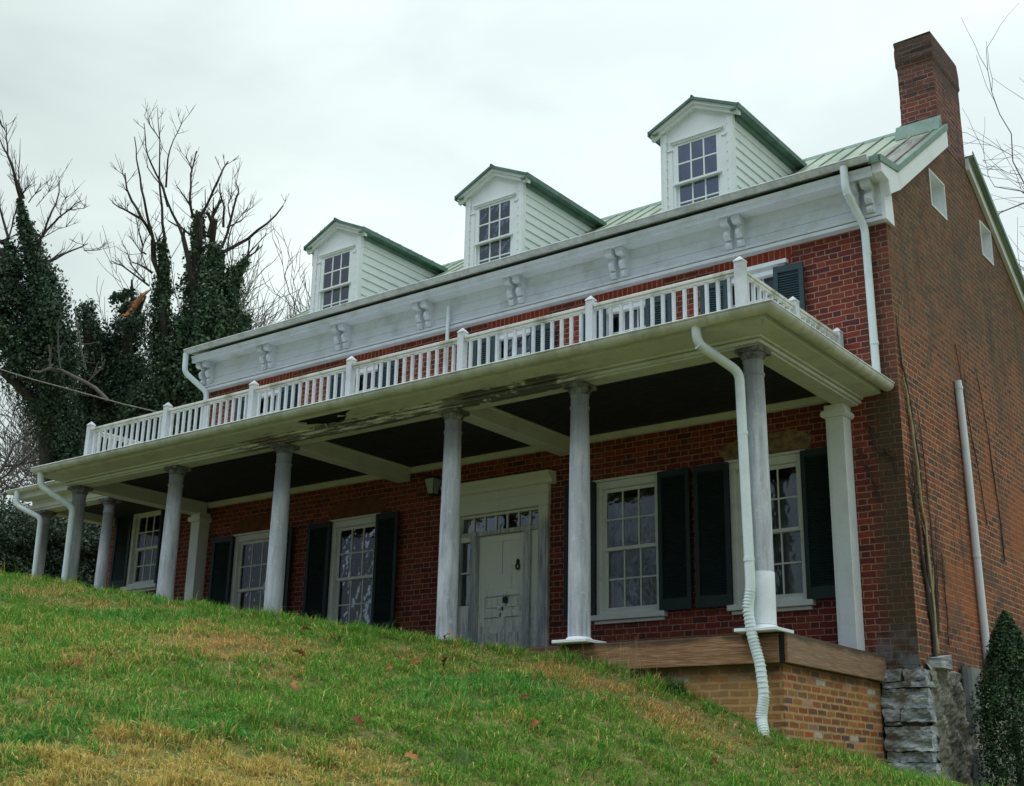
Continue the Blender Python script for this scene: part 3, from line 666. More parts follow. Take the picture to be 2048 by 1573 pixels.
# ---- half-round gutters
def gutter_run(mb, a0, a1, c, z, r, axis='x', sgn=-1, t=.006, n=12):
    """trough along axis from a0 to a1, centre line at c, rim at z; sgn = direction of the outer lip"""
    o = [(c + sgn * r * math.cos(k*math.pi/n), z - r * math.sin(k*math.pi/n)) for k in range(n + 1)]
    i_ = [(c + sgn * (r - t) * math.cos(k*math.pi/n), z - (r - t) * math.sin(k*math.pi/n)) for k in range(n + 1)][::-1]
    mk = (lambda a, p: (a, p[0], p[1])) if axis == 'x' else (lambda a, p: (p[0], a, p[1]))
    a0s = a0 if hasattr(a0, '__len__') else None
    def end(a, p): return mk(a(p) if callable(a) else a, p)
    pr = o + i_; n2 = len(pr); vs = [end(a0, p) for p in pr] + [end(a1, p) for p in pr]
    mb.add(vs, [(k, (k+1) % n2, (k+1) % n2 + n2, k + n2) for k in range(n2)], True)
    mb.tube([end(a0, (o[0][0], z)), end(a1, (o[0][0], z))], .011, 6)
    for a in (a0, a1):
        if not callable(a): mb.add([end(a, p) for p in o], [tuple(range(len(o)))])
mb = MB(); gutter_run(mb, RX0 - .16, .0, -.46, 6.075, .066)
for k in range(16): x = -12.4 + k * .82; mb.tube([(x, -.46 - .067*math.cos(a), 6.075 - .067*math.sin(a)) for a in np.linspace(0, math.pi, 9)], .006, 5)
mb.build('gutter', M['gutter'], house, (-6.5, -.6, 5.95))
def pipe(name, pts, r, mat, parent, collars=(), rings=None, sides=12):
    mb = MB(); sm = []
    for i, p in enumerate(pts):                       # round the bends
        p = Vector(p)
        if 0 < i < len(pts) - 1:
            a = Vector(pts[i-1]); b = Vector(pts[i+1]); da = (a - p); db = (b - p); k = min(.09, da.length*.45, db.length*.45)
            q0 = p + da.normalized()*k; q1 = p + db.normalized()*k
            for t in np.linspace(0, 1, 5): sm.append(q0*(1-t)**2 + p*2*t*(1-t) + q1*t*t)
        else: sm.append(p)
    mb.tube(sm, r, sides)
    for c in collars:
        c = Vector(c); mb.tube([c - Vector((0, 0, .02)), c + Vector((0, 0, .02))], r * 1.1, sides)
    if rings:
        for a, b, n in rings:
            for t in np.linspace(0, 1, n):
                p = Vector(a).lerp(Vector(b), t); d = (Vector(b) - Vector(a)).normalized(); mb.tube([p - d*.006, p + d*.006], r*1.09, sides)
    return mb.build(name, mat, parent, pts[0])
pipe('downspout', [(-.32, -.47, 6.02), (-.32, -.45, 5.70), (-.235, -.12, 5.30), (-.235, -.10, 4.6), (-.22, -.10, 3.30)], .05, M['pvc'], house, [(-.235, -.10, 4.95), (-.222, -.10, 3.75)], [((-.315, -.43, 5.67), (-.295, -.35, 5.58), 6)])
pipe('downspout', [(-13.13, -.47, 6.02), (-13.13, -.46, 5.66), (-12.87, -.12, 5.32), (-12.86, -.10, 4.6), (-12.86, -.10, 3.3)], .05, M['pvc'], house)
pipe('wall_pipe', [(-7.03, -.19, 5.70), (-7.03, -.19, 4.5), (-7.03, -.19, 3.35)], .03, M['pvc'], house)
pipe('wall_pipe', [(.05, 2.15, 3.82), (.06, 2.2, 2.6), (.06, 2.24, 1.6), (.06, 2.31, .06)], .05, M['wallpipe'], house, [(.055, 2.155, 3.72), (.06, 2.245, 1.45)])

# ---- dormers
def make_dormer(cx):
    yf = .2; hw = .565; eh = .735; ze = 7.77; za = 8.12; slope = (za - ze) / eh; zb = 6.16
    zt = lambda x: za - abs(x - cx) * slope
    mb = MB()
    wx0, wx1, wz0, wz1 = cx - .355, cx + .355, 6.24, 7.50
    # front face with an opening for the sash
    for a, b, c, d in ((cx - hw, wx0, zb, 7.86), (wx1, cx + hw, zb, 7.86), (wx0, wx1, zb, wz0)): mb.box(a, b, yf, yf + .05, c, d)
    mb.prism([(wx0, wz1), (wx1, wz1), (wx1, 7.88), (cx, zt(cx) - .05), (wx0, 7.88)], 'y', yf, yf + .05)
    # corner boards with shallow notches, head board
    for sx in (-1, 1):
        a = cx + sx*hw; b = cx + sx*(hw - .075); mb.box(min(a, b), max(a, b), yf - .022, yf - .0005, zb, 7.70)
        for k in range(9): z = 6.40 + k*.145; mb.box(cx + sx*(hw - .075) - .012, cx + sx*(hw - .075) + .012, yf - .03, yf - .0225, z, z + .018)
        c0 = cx + sx*(hw - .075); c1 = cx + sx*.40; mb.box(min(c0, c1) + .003, max(c0, c1), yf - .012, yf - .0005, zb, 7.40); mb.box(min(c0, c1) - .002, max(c0, c1) + .006, yf - .026, yf - .001, 7.401, 7.425)
    mb.box(cx - .43, cx + .43, yf - .035, yf - .0005, 7.53, 7.56); mb.box(cx - .40, cx + .40, yf - .02, yf - .0006, 7.50, 7.529)
    # raking mouldings
    for sx in (-1, 1):
        for (o0, o1, yy0, yy1) in ((.0, .045, -.10, .0), (.046, .10, -.065, .0)):
            q = lambda x, o: (cx + sx*x, za - .045 - x*slope - o)
            p = [q(0, o0), q(eh - .02, o0), q(eh - .02, o1), q(0, o1)]
            mb.prism(p if sx > 0 else p[::-1], 'y', yf + yy0, yf + yy1 - .001)
    o = mb.build('dormer', M['dormer'], house, (cx, yf, zb))
    # clapboard cheeks
    yb = lambda z: .2 + (z - 6.17) / .727
    for sx in (-1, 1):
        mb = MB(); z = zb; xo = cx + sx*hw
        while z < 7.72:
            z1 = min(z + .15, 7.74); a, b = (xo - sx*.012, xo + sx*.022)
            y1 = min(yb(z1), 3.0); y0 = min(yb(z), 3.0)
            pa = [(a, yf + .02, z), (b, yf + .02, z), (b, y0, z), (a, y0, z)]; pb = [(a, yf + .02, z1), (xo + sx*.002, yf + .02, z1), (xo + sx*.002, y1, z1), (a, y1, z1)]
            mb.add(pa + pb, [(0, 3, 2, 1), (4, 5, 6, 7), (0, 1, 5, 4), (1, 2, 6, 5), (2, 3, 7, 6), (3, 0, 4, 7)]); z += .15
        a, b = sorted((xo + sx*.002, xo + sx*.026)); mb.box(a, b, yf - .0225, yf + .055, zb, 7.72)
        mb.build('siding', M['dormer'], o, (xo, yf, zb))
    # roof
    mb = MB(); yb0 = yf - .13; yr = 3.0
    prof = [(cx - eh, ze), (cx, za), (cx + eh, ze), (cx + eh, ze - .045), (cx, za - .045), (cx - eh, ze - .045)]
    ybk = lambda x, z: min(max(.2 + (z - 6.17)/.727 + .05, .4), 3.0)
    vs = [(p[0], yb0, p[1]) for p in prof] + [(p[0], ybk(*p), p[1]) for p in prof]
    mb.add(vs, [(i, (i+1) % 6, (i+1) % 6 + 6, i + 6) for i in range(6)] + [(5, 4, 1, 0), (4, 3, 2, 1), (6, 7, 10, 11), (7, 8, 9, 10)])
    for sx in (-1, 1):                                           # drip edge and lapped joints
        xe = cx + sx*eh; a, b = sorted((xe - sx*.006, xe + sx*.012)); mb.box(a, b, yb0, 2.36, ze - .075, ze + .006)
        for k in range(7):
            yy = .45 + k*.3; xs = [xe - sx*.0, cx + sx*.02]
            mb.add([(xs[0], yy - .012, ze + .004), (xs[1], yy - .012, za), (xs[1], yy + .012, za), (xs[0], yy + .012, ze + .004), (xs[0], yy, ze + .024), (xs[1], yy, za + .016)], [(0, 1, 5, 4), (4, 5, 2, 3), (0, 4, 3)])
    mb.tube([(cx, yb0, za + .005), (cx, 2.85, za + .005)], .022, 6)
    mb.build('dormer_roof', M['dormroof'], o, (cx, yf, za))
    for sx in (-1, 1):                                           # green eave
        mb = MB()
        a, b = sorted((cx + sx*(hw + .028), cx + sx*(eh - .008))); mb.box(a, b, yb0 + .02, 2.3, ze - .066, ze - .048)
        a, b = sorted((cx + sx*(hw + .004), cx + sx*(hw + .06))); mb.box(a, b, yf + .056, 2.2, ze - .125, ze - .067)
        mb.build('eave_soffit', M['verd'], o, (cx, yf, ze))
    # sash
    st = .042; mu = .022; zm = 6.86
    for (a, b, yy) in ((zm - .02, wz1, yf + .0), (wz0, zm + .02, yf + .03)):
        s = MB(); s.box(wx0, wx0 + st, yy, yy + .03, a, b); s.box(wx1 - st, wx1, yy, yy + .03, a, b); s.box(wx0 + st, wx1 - st, yy + .001, yy + .029, a, a + st); s.box(wx0 + st, wx1 - st, yy + .001, yy + .029, b - st, b)
        gw = wx1 - wx0 - 2*st
        for k in (1, 2): s.box(wx0 + st + gw*k/3 - mu/2, wx0 + st + gw*k/3 + mu/2, yy + .004, yy + .027, a + st, b - st)
        s.box(wx0 + st, wx1 - st, yy + .006, yy + .025, (a+b)/2 - mu/2, (a+b)/2 + mu/2)
        if yy == yf: s.box(wx0 - .03, wx1 + .03, yf - .03, yf - .001, zm - .028, zm + .004)
        s.build('sash', M['dormer'], o, (cx, yy, a))
        p = MB(); p.box(wx0 + .01, wx1 - .01, yy + .013, yy + .016, a + .01, b - .01); p.build('pane', M['dglass'], o, (cx, yy, a))
    return o
d_ = [make_dormer(cx) for cx in (-2.755, -6.46, -10.01)]
mb = MB(); mb.box(-2.755 - .36, -2.755 + .36, .30, .31, 6.24, 7.5); mb.build('window_blind', M['blind'], d_[0], (-2.755, .3, 6.3))
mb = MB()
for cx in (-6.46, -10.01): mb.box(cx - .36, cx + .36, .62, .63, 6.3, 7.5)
mb.build('attic_dark_panel', M['dark'], house, (-8, .6, 6.5))  # near-black sheets behind two dormer windows, coloured as the unlit attic

# ------------------------------------------------------------------ the porch
PY, PX, PXL = -2.71, -.517, -13.03
def lsweep(mb, prof, xl=PXL, smooth=False, closed=True):
    """profile points (front offset, side offset, z) swept along the front and the right side, mitred at the corner"""
    n = len(prof)
    vs = [(xl, PY - a, z) for a, b, z in prof] + [(PX + b, PY - a, z) for a, b, z in prof] + [(PX + b, -.004, z) for a, b, z in prof]
    fs = [(j*n + i, j*n + (i+1) % n, (j+1)*n + (i+1) % n, (j+1)*n + i) for j in range(2) for i in range(n if closed else n - 1)]
    mb.add(vs, fs, smooth)
    if closed: mb.add(vs[:n], [tuple(range(n))]); mb.add(vs[2*n:], [tuple(range(n))[::-1]])
CX = [-12.734, -10.269, -7.91, -4.82, -2.886, -.637]; CY = -2.589
# deck, rim boards, brick base
mb = MB(); n = 0; y = -2.60
while y < -.01: mb.box(PXL, -.42, y, min(y + .135, -.005), -.028, 0.0); y += .14
mb.build('porch_deck', M['wood'], house, (-6, -1.3, 0))
mb = MB(); mb.box(PXL, -2.95, -2.655, -2.6155, -.30, -.012); mb.box(-2.945, -.455, -2.653, -2.6155, -.302, -.014); mb.build('rim_board', M['wood'], house, (-6, -2.6, -.15), bevel=.006)
mb = MB(); mb.box(-.415, -.375, -2.615, -.03, -.302, -.006); mb.build('rim_board', M['wood'], house, (-.4, -1.3, -.15), bevel=.006)
mb = MB(); mb.box(-.452, -.418, -2.648, -2.612, -.30, -.03); mb.build('corner_post', M['dark'], house, (-.43, -2.6, -.2))
mb = MB(); mb.box(PXL, -.46, -2.56, -2.46, -2.2, -.275); mb.box(-.54, -.4605, -2.459, -.02, -2.2, -.275); mb.build('porch_foundation', M['found'], house, (-6, -2.5, -1))
# columns
def column_profile(): 
    return [(.128, .06), (.127, .5), (.1265, 1.0), (.123, 1.6), (.117, 2.2), (.108, 2.70), (.107, 2.715), (.119, 2.722), (.119, 2.745), (.107, 2.752), (.107, 2.86), (.115, 2.872), (.115, 2.884), (.11, 2.888)]
mb = MB(); mb.lathe(column_profile(), 32, CX[3], CY)
c0 = mb.build('column', M['column'], house, (CX[3], CY, 0))
mb = MB(); mb.lathe([(.105, 2.885), (.115, 2.90), (.132, 2.93), (.139, 2.955), (.137, 2.965)], 32, CX[3], CY); mb.box(CX[3] - .15, CX[3] + .15, CY - .15, CY + .15, 2.966, 3.018)
mb.build('capital', M['cap'], c0, (CX[3], CY, 2.9), bevel=.008)
mb = MB(); mb.box(CX[3] - .23, CX[3] + .23, CY - .21, CY + .21, .001, .036); mb.lathe([(.15, .0365), (.15, .06), (.128, .075)], 32, CX[3], CY); mb.build('plinth', M['white'], c0, (CX[3], CY, 0), bevel=.005)
cols = [c0]
for i, x in enumerate(CX):
    if i != 3: cols.append(copy_part(c0, house, (x, CY, 0)))
cols[-1]['label'] = 'column with a smooth white replacement sleeve at its foot, beside the white downspout'
mb = MB(); mb.lathe([(.1305, .08), (.1305, .61), (.129, .612)], 32, CX[5], CY); mb.box(CX[5] - .004, CX[5] + .004, CY - .133, CY - .128, .1, .6); mb.build('column_sleeve', M['white'], cols[-1], (CX[5], CY, .1))
# beams, ceiling, trims
mb = MB()
mb.box(-12.86, -.5175, -2.7095, -2.469, 3.02, 3.235); mb.box(-.757, -.5176, -2.4689, -.004, 3.02, 3.235)
lsweep(mb, [(.0, .0, 3.040), (.045, .04, 3.041), (.05, .045, 3.055), (.05, .045, 3.074), (.022, .02, 3.076), (.022, .02, 3.088), (.075, .065, 3.09), (.085, .072, 3.112), (.0, .0, 3.113)], -12.95)
# side soffit plain, front soffit with a rotted hole
mb.add([(PX + .02, PY - .04, 3.113), (PX + .285, PY - .415, 3.128), (PX + .285, -.004, 3.128), (PX + .02, -.004, 3.113)], [(0, 1, 2, 3)])
hole = [(-7.22, -3.06), (-7.05, -3.135), (-6.59, -3.135), (-6.42, -3.135), (-6.10, -3.135), (-6.18, -3.07), (-6.33, -3.0), (-6.40, -2.92), (-6.46, -2.86), (-6.56, -2.80), (-6.72, -2.755), (-6.84, -2.78), (-6.95, -2.775), (-7.02, -2.84), (-7.22, -2.90), (-7.1, -2.96)]
outer = [(PXL, PY - .02), (PX + .02, PY - .02), (PX + .285, PY - .43), (PXL, PY - .43)]
pts = [Vector(p) for p in outer + hole]; no = len(outer)
ed = [(i, (i+1) % no) for i in range(no)] + [(no + i, no + (i+1) % len(hole)) for i in range(len(hole))]
v2, _, f2, *_r = delaunay_2d_cdt(pts, ed, [], 0, 1e-6)
def inside(p, poly):
    r = False; n = len(poly)
    for i in range(n):
        (x1, y1), (x2, y2) = poly[i], poly[(i+1) % n]
        if (y1 > p[1]) != (y2 > p[1]) and p[0] < (x2 - x1)*(p[1] - y1)/(y2 - y1) + x1: r = not r
    return r
fl = [f for f in f2 if not inside(sum((v2[i] for i in f), Vector((0, 0)))/len(f), hole) and inside(sum((v2[i] for i in f), Vector((0, 0)))/len(f), outer)]
zs = lambda p: 3.113 + .015 * (PY - .02 - p.y)/.41
mb.add([(p.x, p.y, zs(p)) for p in v2], fl)
mb.add([(hole[i][0], hole[i][1], 3.118) for i in range(len(hole))] + [(hole[i][0], hole[i][1], 3.14) for i in range(len(hole))], [(i, (i+1) % len(hole), (i+1) % len(hole) + len(hole), i + len(hole)) for i in range(len(hole))])
# fascia behind the gutter
cv = MB().box(-8.2, -5.2, PY - .425, PY + .0, 3.15, 3.2395); cv.build('soffit_dark_panel', M['dark'], house, (-6.7, -2.9, 3.2))  # panel added over the rotted hole; its near-black colour is painted shade
mb.box(PXL, PX + .285, PY - .437, PY - .4305, 3.125, 3.24); mb.box(PX + .2855, PX + .292, PY - .437, -.004, 3.125, 3.24)
# splintered boards at the hole
for p, q in (((-7.02, -2.90, 3.112), (-7.0, -2.93, 2.99)), ((-6.86, -2.86, 3.112), (-6.80, -2.84, 3.03)), ((-7.2, -3.02, 3.11), (-7.0, -3.01, 3.075)), ((-6.45, -3.03, 3.11), (-6.3, -3.05, 3.085))): mb.tube([p, q], [.012, .006], 4)
for b in (PXL,): mb.box(b, b + .006, PY - .43, -.01, 3.113, 3.24)
mb.build('porch_cornice', M['cream'], house, (-6.5, -2.7, 3.1))
mb = MB(); y = -2.468
while y < -.06: mb.box(-12.6, -.758, y, y + .088, 3.216, 3.23); y += .10
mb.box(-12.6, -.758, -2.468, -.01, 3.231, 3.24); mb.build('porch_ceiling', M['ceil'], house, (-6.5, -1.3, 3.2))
mb = MB(); mb.box(PXL + .05, PX + .31, PY - .445, -.003, 3.2405, 3.27); mb.build('porch_roof_deck', M['gutter'], house, (-6.5, -1.3, 3.25))
for cx in (CX[0], CX[2], CX[3]):
    mb = MB(); a = .115; mb.box(cx - a, cx + a, -2.4685, -.061, 3.0, 3.2155); mb.box(cx - a - .018, cx + a + .018, -2.468, -.0605, 3.185, 3.2150); mb.box(cx - a - .006, cx + a + .006, -2.4684, -.0608, 2.992, 3.02); mb.build('cross_beam', M['trimcream'], house, (cx, -1.3, 3.1), bevel=.004)
mb = MB(); mb.box(-12.6, -.758, -.06, -.003, 3.125, 3.2155); mb.box(-12.6, -.758, -.075, -.0602, 3.19, 3.2152); mb.build('wall_trim', M['trimcream'], house, (-6.5, -.05, 3.17))
# pilasters against the wall
for cx, lab in ((-.74, None), (-12.70, None)):
    mb = MB(); mb.box(cx - .115, cx + .115, -.23, -.005, .0, 2.86); mb.box(cx - .085, cx + .115, -.235, -.2301, .04, 2.84)
    mb.prism([(cx - .14, 2.86), (cx + .14, 2.86), (cx + .165, 2.885), (cx + .165, 2.92), (cx + .14, 2.945), (cx - .14, 2.945), (cx - .165, 2.92), (cx - .165, 2.885)], 'y', -.27, -.004); mb.box(cx - .125, cx + .125, -.24, -.005, 2.9455, 3.018)
    mb.build('pilaster', M['trimcream' if cx < -5 else 'white'], house, (cx, -.1, 0), bevel=.006)
# porch gutter, mitred
mb = MB(); n = 12; r = .085; t = .006
prof = []
for k in range(n + 1):
    a = k*math.pi/n; prof.append((.445 + r + r*math.cos(a), .30 + r + r*math.cos(a), 3.225 - r*math.sin(a)))
for k in range(n, -1, -1):
    a = k*math.pi/n; prof.append((.445 + r + (r-t)*math.cos(a), .30 + r + (r-t)*math.cos(a), 3.225 - (r-t)*math.sin(a)))
lsweep(mb, prof, PXL - .02, True)
mb.tube([(PXL - .02, PY - .445 - 2*r, 3.228), (PX + .30 + 2*r, PY - .445 - 2*r, 3.228), (PX + .30 + 2*r, -.004, 3.228)], .012, 6)
mb.add([(PXL - .021, PY - p[0], p[2]) for p in prof[:n+1]], [tuple(range(n+1))])
for k in range(12): x = -12.3 + k*1.03; mb.box(x - .05, x + .03, PY - .445 - 1.35*r, PY - .445 - 1.1*r, 3.130, 3.134)
mb.build('porch_gutter', M['pgutter'], house, (-6.5, -3.2, 3.2))
pipe('porch_downspout', [(-.97, -3.24, 3.20), (-.97, -3.20, 2.98), (-.70, -2.80, 2.72), (-.685, -2.79, 1.6), (-.665, -2.79, .42), (-.70, -2.80, .22), (-.67, -2.79, -.05), (-.60, -2.78, -.32), (-.57, -2.78, -.62), (-.60, -2.80, -.86), (-.545, -2.84, -1.04)], .052, M['pvc'], house, [(-.69, -2.79, 2.05), (-.672, -2.79, .72)],
     [((-.965, -3.19, 2.97), (-.85, -3.02, 2.87), 9), ((-.67, -2.79, .40), (-.70, -2.80, .24), 6), ((-.70, -2.80, .2), (-.67, -2.79, -.03), 7), ((-.66, -2.79, -.07), (-.605, -2.78, -.3), 8), ((-.597, -2.78, -.34), (-.572, -2.78, -.6), 6), ((-.57, -2.78, -.64), (-.6, -2.8, -.84), 9), ((-.595, -2.80, -.87), (-.55, -2.84, -1.02), 7)])
pipe('porch_downspout', [(-12.90, -3.24, 3.20), (-12.90, -3.20, 2.93), (-12.55, -2.80, 2.62), (-12.55, -2.79, 1.6), (-12.55, -2.79, .6)], .052, M['pvc'], house)

# ---- roof-top balustrade
PXS = [-.693 - 1.965*i for i in range(7)]; RY = -2.696
def post_mb(x, y, w=.047, top=4.0):
    mb = MB(); mb.box(x - w, x + w, y - w, y + w, 3.2705, top); mb.add([(x - w - .008, y - w - .008, top + .0005), (x + w + .008, y - w - .008, top + .0005), (x + w + .008, y + w + .008, top + .0005), (x - w - .008, y + w + .008, top + .0005), (x - w, y - w, top + .02), (x + w, y - w, top + .02), (x + w, y + w, top + .02), (x - w, y + w, top + .02), (x, y, top + .075)],
        [(3, 2, 1, 0), (0, 1, 5, 4), (1, 2, 6, 5), (2, 3, 7, 6), (3, 0, 4, 7), (4, 5, 8), (5, 6, 8), (6, 7, 8), (7, 4, 8)]); return mb
def railing(name, a, b, posts, nb, axis):
    """one run from a to b (x or y positions of its posts) with rails and nb balusters in each bay"""
    mb = MB(); c = RY if axis == 'x' else a[0]
    return None
def rail_run(p0, p1, nb, parent):
    p0, p1 = Vector(p0), Vector(p1); d = (p1 - p0).normalized(); s = Vector((d.y, -d.x, 0))
    def bar(mb, a, b, hw, z0, z1):
        q = [a - s*hw, b - s*hw, b + s*hw, a + s*hw]; mb.add([(p.x, p.y, z0) for p in q] + [(p.x, p.y, z1) for p in q], [(0, 3, 2, 1), (4, 5, 6, 7), (0, 1, 5, 4), (1, 2, 6, 5), (2, 3, 7, 6), (3, 0, 4, 7)])
    mb = MB(); bar(mb, p0 + d*.06, p1 - d*.06, .038, 3.905, 3.945); bar(mb, p0 + d*.06, p1 - d*.06, .026, 3.87, 3.9045); mb.build('top_rail', M['railtop'], parent, (p0 + p1)/2 + Vector((0, 0, 3.9)), bevel=.006)
    mb = MB(); bar(mb, p0 + d*.06, p1 - d*.06, .028, 3.34, 3.39); mb.build('bottom_rail', M['rail'], parent, (p0 + p1)/2 + Vector((0, 0, 3.35)))
    global BAL
    for k in range(nb):
        q = p0 + (p1 - p0)*((k + 1)/(nb + 1)); loc = (q.x, q.y, 3.39)
        if BAL is None:
            mb = MB(); a = .0175; mb.box(q.x - a, q.x + a, q.y - a, q.y + a, 3.39, 3.8695); BAL = mb.build('baluster', M['rail'], parent, loc)
        else:
            c = BAL.copy(); link(c, parent, loc)
            c.rotation_euler.z = random.uniform(-.06, .06)
BAL = None
fr = post_mb(PXS[0], RY, .053, 4.02).build('railing', M['rail'], house, (PXS[0], RY, 3.3)); fr['label'] = 'long front railing along the porch roof'
for i in range(6): rail_run((PXS[i], RY, 0), (PXS[i+1], RY, 0), 13, fr)
for x in PXS[1:]: post_mb(x, RY).build('post', M['rail'], fr, (x, RY, 3.3))
yr_ = [-1.36, -.085]
for xr, lab in ((PXS[0], 'short railing on the right end of the porch roof'), (PXS[6], 'short railing on the far left end of the porch roof')):
    sr = post_mb(xr, yr_[0], .052, 3.985).build('railing', M['rail'], house, (xr, yr_[0], 3.3)); sr['label'] = lab
    mb = post_mb(xr, yr_[1], .052, 3.985); mb.build('post', M['rail'], sr, (xr, yr_[1], 3.3))
    rail_run((xr, RY, 0), (xr, yr_[0], 0), 8, sr); rail_run((xr, yr_[0], 0), (xr, yr_[1], 0), 8, sr)

# ---- side wing with its own small porch, on the higher ground to the left
WX0, WY = -16.25, .5
mb = MB(); wwx = -15.03; wall_panel(mb, 'y', WY, WX0, RX0 - .003, .2, 3.7, [(wwx - .44, wwx + .44, 2.03, 3.47)], .25)
mb.add([(WX0, WY, .2), (WX0, 5, .2), (WX0, 5, 3.7), (WX0, WY, 3.7)], [(0, 1, 2, 3)]); mb.build('wing_wall', M['front'], house, (-14.6, WY, 1))
make_window('wing_window', .94, 1.49, (wwx, WY, 2.0), tone='trimcream', cap=0)
s1 = make_shutter(.46, 1.5, (wwx - .47 - .44, WY - .06, 1.99), M['shutlow'], R_(4)); copy_part(s1, house, (wwx + .45, WY - .04, 1.99))
mb = MB(); mb.box(WX0 - .2, RX0 - .005, -1.13, -.87, 3.29, 3.5); mb.box(WX0 - .35, RX0 - .005, -1.36, -1.131, 3.50, 3.52); mb.box(WX0 - .38, RX0 - .005, -1.375, -1.361, 3.50, 3.66); mb.box(WX0 - .05, WX0 + .17, -.869, WY - .005, 3.27, 3.5); mb.box(WX0 - .28, RX0 - .005, -1.165, -1.1305, 3.33, 3.4)
mb.build('wing_cornice', M['trimcream'], house, (-14.6, -1, 3.4))
mb = MB(); mb.box(WX0 - .38, RX0 - .005, -1.36, 5.0, 3.665, 3.74); mb.build('wing_roof', M['gutter'], house, (-14.6, 1, 3.7))
mb = MB(); mb.box(WX0 + .171, RX0 - .006, -.868, WY - .006, 3.42, 3.44); mb.build('wing_porch_ceiling', M['ceil'], house, (-14.6, -.2, 3.43))
mb = MB(); gutter_run(mb, WX0 - .5, RX0 - .05, -1.45, 3.66, .065); mb.build('wing_gutter', M['pgutter'], house, (-14.6, -1.45, 3.65))
wc = None
for x in (-14.18, -16.17):
    if wc is None:
        mb = MB(); mb.lathe([(.108, .9), (.108, 1.8), (.10, 2.6), (.094, 3.03), (.102, 3.035), (.102, 3.055), (.094, 3.06), (.094, 3.16), (.1, 3.17)], 28, x, -1.0); wc = mb.build('wing_column', M['column'], house, (x, -1.0, 2))
        mb = MB(); mb.lathe([(.095, 3.17), (.12, 3.20), (.13, 3.23)], 24, x, -1.0); mb.box(x - .145, x + .145, -1.145, -.855, 3.231, 3.289); mb.build('capital', M['cap'], wc, (x, -1.0, 3.2))
    else: copy_part(wc, house, (x, -1.0, 2))
pipe('wing_downspout', [(-16.45, -1.47, 3.62), (-16.45, -1.45, 3.36), (-16.02, -1.18, 3.12), (-16.02, -1.16, 2.2), (-16.02, -1.16, 1.2)], .05, M['pvc'], house)

# ---- rough limestone corner under the house
def rough_block(mb, x0, x1, y0, y1, z0, z1, seed, nx=9, nz=6, amp=.022):
    """a split-faced stone: subdivided box pushed in and out"""
    r = np.random.default_rng(seed); nyy = max(3, int((y1-y0)/.05))
    def pert(p):
        x, y, z = p; f = lambda a, b, c: math.sin(a*17+seed) * math.cos(b*23+seed*2) + math.sin(c*41 + seed*3 + a*9)*.6 + .4*math.sin(a*55+c*70)
        k = .012; ex = min(abs(x-x0), abs(x-x1)); ez = min(abs(z-z0), abs(z-z1)); ey = min(abs(y-y0), abs(y-y1))
        return (x + amp*.5*f(y, z, x) , y + amp*f(x, z, z), z + amp*.35*f(x, y, x))
    def face(o, u, v, nu, nv):
        vs = [pert(tuple(o[k] + u[k]*i/nu + v[k]*j/nv for k in range(3))) for j in range(nv+1) for i in range(nu+1)]
        mb.add(vs, [(j*(nu+1)+i, j*(nu+1)+i+1, (j+1)*(nu+1)+i+1, (j+1)*(nu+1)+i) for j in range(nv) for i in range(nu)])
    dx, dy, dz = x1-x0, y1-y0, z1-z0
    face((x0, y0, z0), (dx, 0, 0), (0, 0, dz), nx, nz); face((x1, y0, z0), (0, dy, 0), (0, 0, dz), nyy, nz); face((x0, y0, z1), (dx, 0, 0), (0, dy, 0), nx, nyy); face((x0, y0, z0), (0, dy, 0), (0, 0, dz), nyy, nz); face((x0, y0, z0), (dx, 0, 0), (0, dy, 0), nx, nyy)
mb = MB()
rows = [(-.17, -.30, [(-.43, -.20), (-.185, .08)]), (-.31, -.37, [(-.43, -.1), (-.09, .1)]), (-.385, -.60, [(-.44, .085)]), (-.61, -.745, [(-.44, -.235), (-.225, .11)]), (-.75, -.785, [(-.44, -.24)]), (-.80, -1.06, [(-.42, .10)]), (-1.075, -1.18, [(-.43, -.27), (-.26, .08)]), (-1.19, -1.36, [(-.41, -.12), (-.10, .12)]), (-1.37, -1.62, [(-.43, -.28), (-.27, -.03), (-.02, .11)])]
sd_ = 1
for zt, zb, xs in rows:
    for a, b in xs:
        sd_ += 1; rough_block(mb, a, b, -.075 + .02*math.sin(sd_*2.3), .16, zb, zt, sd_, nx=max(4, int((b-a)/.035)), nz=max(3, int((zt-zb)/.03)))
mb.build('stone_corner', M['stone'], house, (-.2, 0, -.8))
mb = MB(); nxx, nzz = 40, 44; rr = np.random.default_rng(5)
vs = []
for j in range(nzz + 1):
    for i in range(nxx + 1):
        y = .10 + 1.6*i/nxx; z = -1.75 + 1.70*j/nzz; k = .03*math.sin(y*13 + z*5) + .022*math.sin(z*19 + y*7) + rr.normal(0, .014)
        vs.append((.03 + .05*max(0, min(1, (1.2 - y))) + k*.8 - (.07 if z > -.1 else 0), y, z))
mb.add(vs, [(j*(nxx+1)+i, j*(nxx+1)+i+1, (j+1)*(nxx+1)+i+1, (j+1)*(nxx+1)+i) for j in range(nzz) for i in range(nxx)]); mb.box(-.3, .0, .05, 6.6, -1.8, -.125)
mb.build('rubble_footing', M['rubble'], house, (0, .6, -.9))
mb = MB()
mb.prism([(.02, 1.32), (.13, 1.36), (.14, 1.75), (.02, 1.8)], 'z', -.80, -.03); mb.prism([(.02, 1.42), (.13, 1.46), (.14, 1.8), (.02, 1.85)], 'z', -1.8, -.99); mb.build('concrete_patch', M['conc'], house, (.1, 1.4, -.5), bevel=.03)
